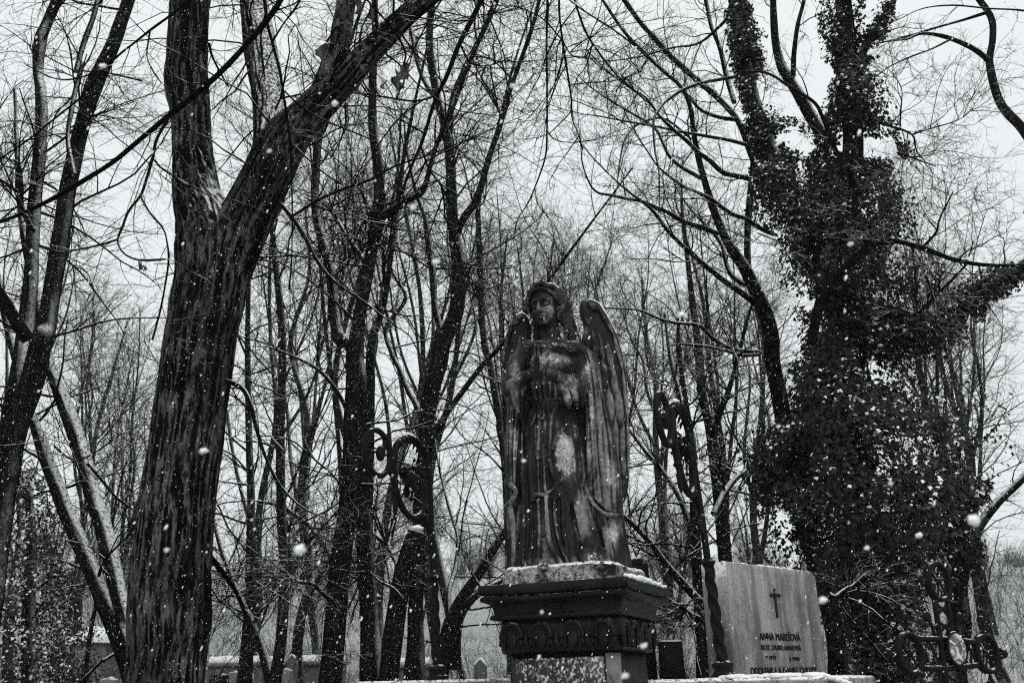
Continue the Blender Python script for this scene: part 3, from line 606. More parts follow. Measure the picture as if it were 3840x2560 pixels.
# --- maple right of the angel
D = 10.5
T = Tree("maple_tree", "wide maple right of the angel sending snow lined limbs up to the left", base=tuple(P(1900, 1560, D) * [1, 1, 0]))
T.stem(tr(8, [(370, 1600, 100), (365, 1400, 90), (330, 1220, 84), (260, 1000, 80), (180, 700, 76), (110, 300, 74), (70, 100, 70)]) + tr(3, [(1215, 1560, 72), (1195, 1460, 68), (1160, 1370, 64), (1115, 1270, 58), (1080, 1210, 52), (1020, 1120, 44), (965, 1000, 38), (920, 870, 32), (885, 740, 28), (860, 620, 24), (845, 500, 20), (800, 400, 18), (700, 310, 16), (560, 170, 14), (480, 60, 12)]), D, 'trunk', ground=True, ext=2, S=40, step=.03, amp=.005, fine=20, dy=-.5)
LIMB = [([(1150, 1395, 32), (1080, 1345, 30), (1000, 1290, 27), (950, 1250, 25), (900, 1210, 24), (850, 1165, 22), (800, 1120, 20), (740, 1060, 18), (690, 990, 16), (640, 940, 13), (560, 880, 10), (470, 800, 7)], -.8),
        ([(1095, 1310, 24), (1040, 1270, 22), (1010, 1215, 20), (990, 1130, 18), (940, 1060, 15), (880, 1000, 12)], .6),
        ([(970, 1075, 24), (900, 1045, 23), (850, 1030, 22), (800, 1010, 21), (740, 975, 19), (690, 955, 18), (620, 925, 16), (540, 910, 14), (470, 895, 12), (420, 885, 10), (385, 850, 8), (350, 760, 6), (340, 660, 4)], -1.0),
        ([(1225, 1075, 22), (1150, 1040, 22), (1100, 1005, 20), (1040, 985, 19), (980, 945, 18), (940, 915, 17), (880, 885, 15), (820, 860, 13), (760, 820, 11), (700, 770, 9), (650, 700, 6)], -.6),
        ([(1200, 870, 28), (1150, 835, 27), (1100, 818, 25), (1040, 805, 24), (990, 790, 23), (930, 735, 22), (880, 700, 20), (830, 650, 18), (770, 600, 16), (700, 530, 13), (640, 450, 10), (560, 400, 8)], -.7),
        ([(915, 830, 20), (860, 800, 20), (800, 765, 18), (750, 720, 17), (720, 660, 16), (690, 600, 14), (640, 560, 12), (540, 500, 9), (440, 440, 7)], .7),
        ([(1165, 800, 24), (1130, 730, 26), (1090, 620, 28), (1060, 550, 28), (1000, 480, 28), (930, 415, 28), (860, 355, 28), (800, 300, 28), (740, 245, 27), (680, 175, 26), (620, 110, 24), (540, 0, 22), (480, -80, 20)], .9),
        ([(1150, 340, 18), (1070, 350, 17), (980, 365, 16), (900, 380, 16), (820, 408, 15), (750, 450, 14), (700, 500, 13), (675, 560, 11), (680, 680, 9), (700, 800, 7), (700, 950, 4)], -1.0),
        ([(1180, 690, 20), (1100, 665, 18), (1000, 640, 16), (900, 622, 15), (800, 605, 13), (680, 580, 11), (560, 560, 9), (430, 535, 7), (330, 520, 5)], -.7),
        ([(1060, 550, 22), (980, 540, 18), (900, 510, 16), (850, 460, 15), (800, 400, 13), (720, 320, 11), (600, 220, 9), (480, 130, 8), (340, 40, 7)], .5),
        ([(1045, 470, 22), (1030, 420, 24), (1005, 330, 24), (980, 220, 22), (940, 120, 20), (915, 0, 18)], .8),
        ([(850, 640, 10), (720, 545, 10), (600, 575, 9), (545, 640, 8), (520, 740, 7), (505, 870, 4)], -.6),
        ([(1050, 40, 18), (980, 120, 14), (880, 200, 11), (760, 220, 9), (620, 260, 7)], .3)]
for rows, dyy in LIMB: T.stem(tr(3, rows), D - .2, 'limb', S=14, step=.04, amp=.002, fine=40, dy=dyy, ext=.6)
T.stem(tr(7, [(1160, 50, 24), (1060, 40, 22), (990, 15, 20), (930, -30, 18), (880, -75, 17), (780, -85, 15), (700, -105, 13), (600, -145, 11), (440, -155, 8)]), D - .2, 'limb', S=14, step=.04, amp=.002, dy=-.8)
T.stem(tr(7, [(1160, 60, 16), (1080, 62, 15), (1000, 40, 14), (900, 20, 12), (790, 10, 9)]), D - .3, 'limb', S=12, step=.04, amp=.002, dy=-.5)
T.stem(tr(3, [(1110, 1260, 30), (1105, 1120, 30), (1110, 1000, 30), (1120, 880, 28), (1130, 780, 26)]), D + .1, 'limb', S=14, ext=1, dy=.4)
T.twigs([dict(m=10, tmin=.12, tmax=1, L=1.0, rf=.5, ang=(28, 70), up=.15, grav=.02, wig=.2, K=7, rmax=.009, rmin=.004, S=4), dict(m=7, tmin=.2, tmax=1, L=.45, rf=.55, ang=(28, 65), up=.1, wig=.2, K=5, rmax=.0045, rmin=.0022), dict(m=5, tmin=.2, tmax=1, L=.17, rf=.7, ang=(30, 70), up=.1, wig=.22, K=4, rmax=.0028, rmin=.0018, taper=.8)], M_TWIGS)
D = 13.5
T = Tree("tall_tree", "straight dark trunk rising behind the left edge of the granite headstone", base=tuple(P(1609, 1560, D) * [1, 1, 0]))
T.stem([(1617, 1568, 36), (1613, 1470, 32), (1607, 1370, 28), (1601, 1290, 25), (1596, 1213, 23), (1593, 1105, 19), (1586, 1000, 16), (1572, 900, 12)], D, 'trunk', ground=True, ext=1, S=24)
T.stem([(1690, 1568, 40), (1676, 1420, 34), (1666, 1290, 32), (1657, 1180, 32), (1650, 1105, 32), (1642, 1040, 30), (1630, 980, 22), (1612, 900, 20), (1604, 800, 18), (1590, 690, 14), (1575, 560, 10)], D + 1.2, 'limb', ground=True, ext=1, S=24)
T.stem([(1608, 1382, 20), (1570, 1340, 18), (1530, 1295, 16), (1496, 1250, 13), (1460, 1210, 11), (1425, 1178, 8)], D - .3, S=14, dy=-.6, lab="snow lined limb slanting down to the trunk")
T.stem([(1600, 1240, 18), (1582, 1200, 16), (1560, 1140, 13), (1520, 1080, 11), (1470, 1020, 8)], D, S=12, ext=1, dy=.5)
T.stem([(1640, 1180, 18), (1665, 1130, 16), (1700, 1090, 14), (1760, 1060, 10)], D, S=12, ext=.5, dy=.5)
T.stem([(1597, 1210, 18), (1590, 1090, 16), (1590, 1010, 18), (1570, 940, 14)], D + .3, S=12, ext=1.5, dy=.5)
T.stem([(1634, 1020, 16), (1650, 960, 14), (1672, 900, 12), (1690, 840, 9)], D, S=12, ext=1, dy=-.5)
T.stem([(1604, 1420, 14), (1578, 1405, 14), (1562, 1388, 10)], D - .2, S=10, dy=-.3)
T.twigs(LV(12, 1.3, 8, .65, 6, .3, .2), M_TWIGS)

# --- tree at the top right corner and the trees on the right edge
D = 9.5
T = Tree("bare_tree", "grey smooth limb bending in from the right edge against open sky", base=tuple(P(2640, 1560, D) * [1, 1, 0]))
T.stem([(2700, 1500, 80), (2640, 1000, 66), (2540, 600, 54)] + tr(4, [(1320, 760, 46), (1225, 600, 44), (1160, 530, 42), (1120, 480, 38), (1095, 420, 36), (1075, 340, 34), (1066, 270, 32), (1080, 190, 30), (1080, 100, 30), (1050, 40, 28), (1000, -30, 28)]), D, 'trunk', ground=True, ext=2, S=28, amp=.002, fine=40, mat=M_BARKF)
T.stem(tr(4, [(1066, 285, 26), (1030, 250, 24), (970, 212, 22), (900, 182, 20), (850, 166, 18), (790, 155, 14), (740, 158, 11), (690, 180, 9), (620, 190, 7), (560, 220, 5)]), D, S=14, dy=-.5)
T.stem(tr(4, [(880, 185, 10), (800, 225, 9), (700, 262, 9), (600, 310, 7), (560, 340, 6), (500, 365, 4)]), D - .2, S=10, dy=-.4)
T.stem(tr(4, [(1050, 60, 16), (940, 95, 12), (830, 125, 10), (700, 165, 8), (600, 190, 6), (480, 210, 4)]), D, S=10, dy=.3)
T.stem(tr(4, [(1300, 60, 10), (1180, 45, 9), (1060, 40, 8), (900, 25, 7), (760, 40, 6), (650, 90, 5), (560, 130, 3)]), D - .4, S=10, dy=.3)
T.twigs([dict(m=7, tmin=.45, tmax=1, L=.55, rf=.5, ang=(25, 60), wig=.2, K=6, rmax=.005, rmin=.003), dict(m=5, tmin=.2, tmax=1, L=.25, rf=.6, ang=(30, 65), wig=.2, K=4, rmax=.0025, rmin=.002)], M_TWIG, seeds=T.seeds[1:])

# ------------------------------------------------------------------ ivy
def ivy_leaves(paths, n, size, snow=.16):
    """paths: list of rows (x,y,z,r_envelope); leaves spread through the envelope, denser near its skin"""
    vs = []
    tot = sum((np.linalg.norm(np.diff(p[:, :3], axis=0), axis=1) * p[:-1, 3]).sum() for p in paths)
    C, O = [], []
    for p in paths:
        seg = np.linalg.norm(np.diff(p[:, :3], axis=0), axis=1) * p[:-1, 3]; k = int(n * seg.sum() / tot)
        i = rng.choice(len(seg), k, p=seg / seg.sum()); u = rng.random((k, 1)); c = p[i] * (1 - u) + p[i + 1] * u
        d = rng.normal(size=(k, 3)); d[:, 2] *= .6; d /= np.linalg.norm(d, axis=1, keepdims=True)
        lump = 1 + .75 * noise3(c[:, :3] * 1.7 + d * 1.3) + .35 * noise3(c[:, :3] * 4 + d * 3)
        rr = c[:, 3] * np.clip(lump, .25, 2.0) * (rng.random(k) ** .38)
        pos = c[:, :3] + d * rr[:, None]; pos[:, 2] -= rng.random(k) * .05
        C.append(pos); O.append(d)
    C, O = np.vstack(C), np.vstack(O); k = len(C)
    keep = noise3(C * 3.3) + .5 * noise3(C * 8) > -.12; C, O = C[keep], O[keep]; k = len(C)
    nrm = O + rng.normal(size=(k, 3)) * .55 + np.array([0, -.1, .55]); nrm /= np.linalg.norm(nrm, axis=1, keepdims=True)
    dn = np.array([0, 0, -1.0]) + rng.normal(size=(k, 3)) * .5; dn -= (dn * nrm).sum(1, keepdims=True) * nrm; dn /= np.linalg.norm(dn, axis=1, keepdims=True)
    sd_ = np.cross(nrm, dn); s = size * rng.uniform(.55, 1.3, (k, 1))
    base = C - dn * s * .4
    V = np.stack([base, base + dn * s * .28 + sd_ * s * .52 - nrm * s * .06, base + dn * s * .55 + sd_ * s * .30, base + dn * s, base + dn * s * .55 - sd_ * s * .30,
                  base + dn * s * .28 - sd_ * s * .52 - nrm * s * .06, base + dn * s * .38 + nrm * s * .08], 1).reshape(-1, 3)
    T6 = np.array([[0, 1, 6], [1, 2, 6], [2, 3, 6], [3, 4, 6], [4, 5, 6], [5, 0, 6]])
    F = (np.arange(k)[:, None, None] * 7 + T6[None]).reshape(-1, 3)
    # snow settles in patches on outward, upward leaves
    sv = rng.random(k) + .25 * noise3(C * 2.5) > 1 - snow
    return (V, F), np.repeat(sv.astype(np.float32), 7)
def env(k, rows, d, dy=0.0, n=30):
    r = tr(k, rows); q = np.array([np.append(P(x, y, d + dy * i / max(1, len(r) - 1)), w * .5 * mpp(x, y, d)) for i, (x, y, w) in enumerate(r)])
    return resample(q, n)

D = 9.0
T = Tree("ivy_clad_tree", "large tree smothered in dark ivy, filling the right side of the picture", base=tuple(P(2050, 1560, D) * [1, 1, 0]))
T.stem(tr(8, [(660, 1600, 270), (620, 1500, 250), (560, 1300, 220), (500, 1000, 190), (450, 700, 170), (430, 400, 160), (430, 100, 150)]) + tr(4, [(400, 1480, 130), (380, 1250, 120), (400, 1050, 110), (430, 850, 100), (440, 650, 92), (430, 480, 84), (415, 300, 78), (410, 150, 74), (395, 0, 70), (390, -80, 66)]), D, 'trunk', ground=True, ext=3, S=36, step=.035, amp=.006, fine=18)
T.stem(tr(4, [(380, 1250, 100), (280, 1100, 90), (160, 900, 84), (60, 700, 78), (10, 560, 70), (-30, 420, 64), (-60, 260, 60), (-90, 100, 56), (-115, -40, 50)]), D + .2, 'limb', ext=3, S=24, dy=.9)
T.stem(tr(4, [(330, 1350, 80), (520, 1560, 80)])[::-1] + tr(4, [(640, 1650, 70), (760, 1640, 66), (860, 1500, 62), (960, 1400, 58), (1070, 1310, 54), (1180, 1240, 48), (1260, 1190, 40)])[2:], D - .1, 'limb', ext=2, S=22, dy=-.5)
T.stem(tr(4, [(430, 350, 40), (470, 260, 40), (520, 180, 36), (580, 100, 34), (620, 20, 30), (640, -60, 26)]), D, 'limb', ext=2, S=18, dy=.3)
T.stem(tr(4, [(300, 620, 60), (250, 540, 56), (200, 450, 54), (150, 370, 50), (110, 300, 44), (85, 200, 36), (75, 80, 32), (70, -40, 28)]), D - .1, 'limb', ext=2, S=18, dy=.4)
T.stem(tr(4, [(165, 350, 24), (168, 250, 22), (185, 120, 18), (215, 0, 15)]), D, 'limb', ext=1, S=12)
T.stem(tr(8, [(880, 1600, 150), (900, 1450, 120), (930, 1300, 100), (925, 1130, 80), (960, 960, 60), (1010, 860, 46), (1100, 740, 40), (1225, 620, 32)]), D + .8, 'limb', ground=False, ext=1.5, S=26, dy=.4, lab="bare second trunk showing right of the ivy")
front = [([(250, 1580, 46), (270, 1460, 46), (300, 1350, 44), (340, 1290, 40), (400, 1235, 38), (460, 1180, 36), (510, 1130, 34), (490, 1080, 30), (460, 1000, 28), (445, 930, 26), (450, 860, 25), (410, 790, 22), (370, 710, 20), (330, 620, 18), (300, 540, 17), (260, 470, 15), (150, 400, 14), (40, 335, 12), (-100, 330, 10)], -.3),
         ([(510, 1135, 28), (560, 1118, 26), (620, 1105, 26), (690, 1120, 24), (760, 1140, 24), (840, 1170, 22), (900, 1192, 20), (1000, 1212, 18), (1100, 1220, 16), (1225, 1218, 14), (1320, 1216, 12)], -.5),
         ([(270, 1220, 12), (268, 1150, 14), (280, 1110, 16), (340, 1080, 15), (440, 1068, 12)], -.1), ([(330, 1295, 12), (305, 1240, 10), (250, 1210, 9), (200, 1150, 8), (100, 1110, 7), (0, 1070, 5)], -.2),
         ([(710, 1125, 12), (722, 1220, 10), (730, 1330, 9), (735, 1440, 6)], -.1), ([(740, 1440, 14), (820, 1360, 13), (900, 1280, 12), (965, 1210, 8)], -.3), ([(760, 1135, 12), (820, 1070, 10), (840, 1000, 8), (900, 880, 5)], -.2),
         ([(520, 545, 12), (600, 575, 11), (710, 618, 10), (730, 690, 8), (770, 740, 4)], -.2), ([(710, 618, 8), (800, 590, 7), (900, 560, 6), (970, 520, 4), (1030, 430, 3)], -.2), ([(655, 600, 7), (660, 500, 6), (660, 400, 5), (590, 300, 4)], -.1), ([(640, 700, 10), (740, 735, 8), (820, 765, 4)], -.1)]
for rows, dyy in front: T.stem(tr(4, rows), D - 1.1, 'branch', S=12, step=.04, amp=.002, fine=40, dy=dyy, mat=M_BR)
T.stem(tr(8, [(330, 1160, 22), (360, 1172, 22), (390, 1150, 20), (430, 1120, 14)]), D - .9, 'branch', S=12, lab="broken stub covered in white snow")
ivy = [env(4, [(400, 1568, 560), (390, 1400, 640), (380, 1250, 620), (370, 1100, 640), (380, 950, 600), (400, 800, 470), (430, 650, 330), (430, 500, 230), (415, 350, 200), (410, 200, 180), (400, 60, 180), (395, -60, 180)], D),
       env(4, [(280, 1000, 460), (180, 850, 380), (100, 720, 300), (40, 600, 230), (0, 480, 170), (-20, 360, 150), (-50, 220, 150), (-75, 120, 130), (-95, 0, 120)], D + .3, .7),
       env(4, [(430, 340, 90), (490, 240, 110), (540, 160, 110), (590, 90, 90), (620, 10, 80)], D),
       env(4, [(520, 820, 200), (600, 740, 130), (660, 670, 60)], D - .1),
       env(4, [(640, 1560, 260), (740, 1500, 240), (860, 1460, 190), (960, 1400, 170), (1060, 1310, 160), (1150, 1260, 130), (1240, 1230, 90)], D - .2, -.3),
       env(8, [(420, 0, 720), (400, 150, 760), (400, 330, 780), (420, 500, 900), (440, 620, 960), (460, 730, 900), (480, 860, 720), (510, 960, 560), (540, 1080, 450), (570, 1230, 400), (620, 1380, 380), (660, 1568, 400)], D),
       env(8, [(200, 400, 340), (140, 480, 340), (110, 600, 330), (150, 720, 260), (200, 850, 220)], D + .1),
       env(8, [(800, 620, 320), (880, 720, 280), (960, 680, 170), (1040, 640, 110)], D - .1), env(8, [(840, 860, 260), (960, 960, 160), (985, 1040, 60)], D - .1)]
g, sv = ivy_leaves(ivy, 160000, .042, .05)
T.add("ivy", [g], M_IVY, attrs={'snow': sv}, smooth=False)
s1 = [s for s in T.seeds[2:7]] + T.seeds[-len(front) - 1:]
T.twigs([dict(m=10, tmin=.15, tmax=1, L=.9, rf=.5, ang=(30, 75), up=.1, grav=.0, wig=.22, K=7, rmax=.008, rmin=.004, S=4), dict(m=7, tmin=.2, tmax=1, L=.42, rf=.55, ang=(28, 65), wig=.22, K=5, rmax=.0045, rmin=.0022), dict(m=5, tmin=.2, tmax=1, L=.17, rf=.7, ang=(30, 70), wig=.22, K=4, rmax=.0028, rmin=.0018)], M_TWIGS, seeds=s1)

D = 14.5
T = Tree("ivy_covered_tree", "low bushy ivy covered tree with snow on its leaves at the lower left", base=tuple(P(70, 1560, D) * [1, 1, 0]))
T.stem([(70, 1568, 40), (66, 1400, 30), (72, 1250, 22), (66, 1120, 14)], D, 'trunk', ground=True, S=14)
T.stem([(195, 1568, 10), (205, 1470, 10), (222, 1380, 9), (240, 1290, 8), (258, 1200, 6)], D - .5, S=10, ext=.8)
g, sv = ivy_leaves([resample(np.array([np.append(P(x, y, D), r * mpp(x, y, D)) for x, y, r in ((60, 1640, 130), (75, 1500, 130), (70, 1380, 120), (85, 1280, 105), (90, 1190, 85), (75, 1110, 60), (70, 1070, 30))]), 30),
                    resample(np.array([np.append(P(x, y, D + .6), r * mpp(x, y, D)) for x, y, r in ((150, 1620, 110), (160, 1480, 85), (165, 1380, 65), (160, 1300, 40))]), 20)], 15000, .045, .22)
T.add("ivy", [g], M_IVY, attrs={'snow': sv}, smooth=False)
T.twigs(LV(10, .9, 6, .4, 5, .2, .3))

# ------------------------------------------------------------------ trees farther back
def far_tree(ox, d, oytop, wpx, label, nst=3, lean=0.0, dens=1.0, name="bare_tree", group="bare trees farther back in the cemetery", ivyc=False):
    b = P(ox, 1500, d); b[2] = float(hill(b[0], b[1])) - .1; top = P(ox, oytop, d)[2]; h = top - b[2]; r0 = wpx * .5 * mpp(ox, 1400, d)
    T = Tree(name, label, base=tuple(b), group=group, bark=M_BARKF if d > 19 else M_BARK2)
    k = 7; z = np.linspace(0, 1, k); lean = lean + rng.normal() * .05; wob = rng.normal(size=(k, 2)) * .034 * h; wob[0] = 0
    mainp = np.stack([b[0] + lean * h * z + np.cumsum(wob[:, 0]) * .6, b[1] + np.cumsum(wob[:, 1]) * .6, b[2] + h * .93 * z, r0 * (1 - .8 * z)], 1)
    S = 12 if d > 22 else 16; out = []; ridges = []
    K = int(np.clip(h / .25, 16, 60)); q = resample(mainp, K)
    pr, rdg = stem_mesh(q[:, :3], q[:, 3], S, r0 * .06, 14); T.add('trunk', pr, T.bark, attrs={'ridge': rdg}); T.seeds.append((q[:, :3], q[:, 3]))
    for j in range(nst):
        t0 = rng.uniform(.22, .6); i0 = int(t0 * (K - 1)); a = rng.uniform(0, 6.28); sp = rng.uniform(.12, .32); L = h * (1 - t0) * rng.uniform(.8, 1.0)
        zz = np.linspace(0, 1, 6); w2 = np.cumsum(rng.normal(size=(6, 2)) * .02 * h, 0) * .5; w2[0] = 0
        lp = np.stack([q[i0, 0] + math.cos(a) * sp * L * zz ** .8 + w2[:, 0], q[i0, 1] + math.sin(a) * sp * L * zz ** .8 + w2[:, 1], q[i0, 2] + L * zz, q[i0, 3] * .62 * (1 - .82 * zz)], 1)
        l = resample(lp, 24); pr, rdg = stem_mesh(l[:, :3], l[:, 3], 10, r0 * .04, 14); T.add('limb', pr, T.bark, attrs={'ridge': rdg}); T.seeds.append((l[:, :3], l[:, 3]))
    rs = 1.0 + max(0, d - 14) * .035
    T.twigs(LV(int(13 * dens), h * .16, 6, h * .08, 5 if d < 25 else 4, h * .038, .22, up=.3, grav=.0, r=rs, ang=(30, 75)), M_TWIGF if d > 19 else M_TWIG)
    return T
FT = [(40, 24, 380, 26, "bare tree with a straight trunk far behind the left edge pair of stems", 3, .03, 1),
      (170, 30, 690, 20, "low bushy bare tree behind the lower left, below the patch of open sky", 6, .05, 1.3),
      (300, 27, 720, 20, "low bare tree whose fan of twigs touches the left side of the big trunk", 6, .06, 1.4),
      (575, 26, 330, 22, "bare tree showing in the gap right of the big forked trunk", 3, .0, 1),
      (690, 21, 120, 26, "tall thin bare tree between the slim straight tree and the dark cluster", 3, .02, 1.1),
      (735, 31, 400, 26, "hazy bare tree far behind the dark cluster", 4, -.02, 1.1),
      (885, 25, 200, 24, "bare tree standing behind the sawn off trunk", 3, .0, 1.1),
      (1005, 33, 420, 24, "hazy bare tree in the gap right of the left lantern post", 4, .03, 1.2),
      (1085, 24, 150, 24, "tall bare tree between the left lantern post and the angel", 3, .03, 1.1),
      (1175, 29, 470, 22, "bare tree directly behind the angel's left wing tip", 4, .03, 1.2),
      (1262, 26, 490, 22, "bare tree whose crown rises behind the angel's head", 5, .0, 1.3),
      (1345, 32, 500, 24, "bare tree just behind the angel's right wing", 5, .01, 1.3),
      (1470, 23, 520, 24, "bare tree between the right wing and the right lantern post", 5, .02, 1.2),
      (1535, 35, 560, 26, "hazy bare tree behind the top of the right lantern post", 5, .0, 1.2),
      (1690, 21, 480, 26, "bare tree rising behind the granite headstone", 4, -.02, 1.1),
      (1775, 31, 600, 24, "hazy bare tree behind the right end of the headstone", 4, .0, 1.2),
      (2190, 26, 470, 24, "bare tree behind the right flank of the ivy", 5, .03, 1.2),
      (2330, 20, 520, 34, "leaning bare tree at the lower right edge behind the iron cross", 4, -.05, 1.2),
      (2290, 33, 600, 24, "hazy bare tree near the right edge beyond the ivy limb", 5, .0, 1.2)]
for f in FT: far_tree(*f)

# the far wood on the slope: one mass
ps, rs_, tw = [], [], []
for k in range(130):
    y = rng.uniform(36, 95); x = rng.uniform(-.62, .62) * y * 1.25; b = np.array([x, y, float(hill(x, y)) - .1])
    h = rng.uniform(3.0, 6.5) * (.75 if x > y * .33 else 1.0); r0 = rng.uniform(.04, .11); z = np.linspace(0, 1, 10)
    a = rng.uniform(0, 6.28); q = np.stack([b[0] + math.cos(a) * .16 * h * z + rng.normal() * .09 * h * z ** 2 + .02 * h * np.sin(z * 7 + a), b[1] + math.sin(a) * .1 * h * z, b[2] + h * z], 1)
    ps.append(q); rs_.append(r0 * (1 - .85 * z))
    for j in range(4):
        i0 = rng.integers(1, 5); a = rng.uniform(0, 6.28); L = h * rng.uniform(.35, .6); zz = np.linspace(0, 1, 10)
        ps.append(q[i0] + np.stack([math.cos(a) * L * .4 * zz, math.sin(a) * L * .4 * zz, L * zz], 1)); rs_.append(r0 * .5 * (1 - .85 * zz))
ps, rs_ = np.array(ps), np.array(rs_)
pp, rr = grow(ps, rs_, 9, .15, 1, 1.6, .5, (30, 70), up=.25, wig=.16, K=6, rmax=.03, rmin=.010); out = [tubes(ps, rs_, 6), tubes(pp, rr, 3)]
pp, rr = grow(pp, rr, 7, .15, 1, .8, .6, (28, 65), up=.1, wig=.16, K=4, rmax=.012, rmin=.007); out.append(tubes(pp, rr, 3))
pp, rr = grow(pp, rr, 2, .2, 1, .4, .7, (28, 65), wig=.16, K=3, rmax=.008, rmin=.005); out.append(tubes(pp, rr, 3))
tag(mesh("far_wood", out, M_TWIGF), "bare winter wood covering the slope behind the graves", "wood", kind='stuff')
# scrub and saplings on the slope
k = 8500; y = rng.uniform(17, 60, k); x = rng.uniform(-.62, .62, k) * y * 1.2; b = np.stack([x, y, hill(x, y) - .05], 1)
keep = noise3(b * [.25, .25, 0]) > -.35; b = b[keep]; k = len(b); h = rng.uniform(.5, 1.9, k)
d = rng.normal(size=(k, 3)) * .3; d[:, 2] = 1; z = np.linspace(0, 1, 6)
bend = rng.normal(size=(k, 3)) * .25; bend[:, 2] = -.1
pp = b[:, None] + (d * h[:, None])[:, None] * z[None, :, None] + (bend * h[:, None])[:, None] * (z ** 2)[None, :, None]
rr = np.repeat(((.004 + .00016 * b[:, 1]))[:, None], 6, 1) * (1 - .6 * z)
out = [tubes(pp, rr, 3)]; pp, rr = grow(pp, rr, 6, .15, 1, .5, .7, (30, 75), up=.2, wig=.2, K=4, rmax=.007, rmin=.0035); out.append(tubes(pp, rr, 3))
pp, rr = grow(pp, rr, 3, .2, 1, .25, .8, (30, 75), up=.1, wig=.2, K=3, rmax=.005, rmin=.003); out.append(tubes(pp, rr, 3))
tag(mesh("undergrowth", out, M_TWIGF), "leafless scrub and saplings on the snowy slope", "undergrowth", kind='stuff')
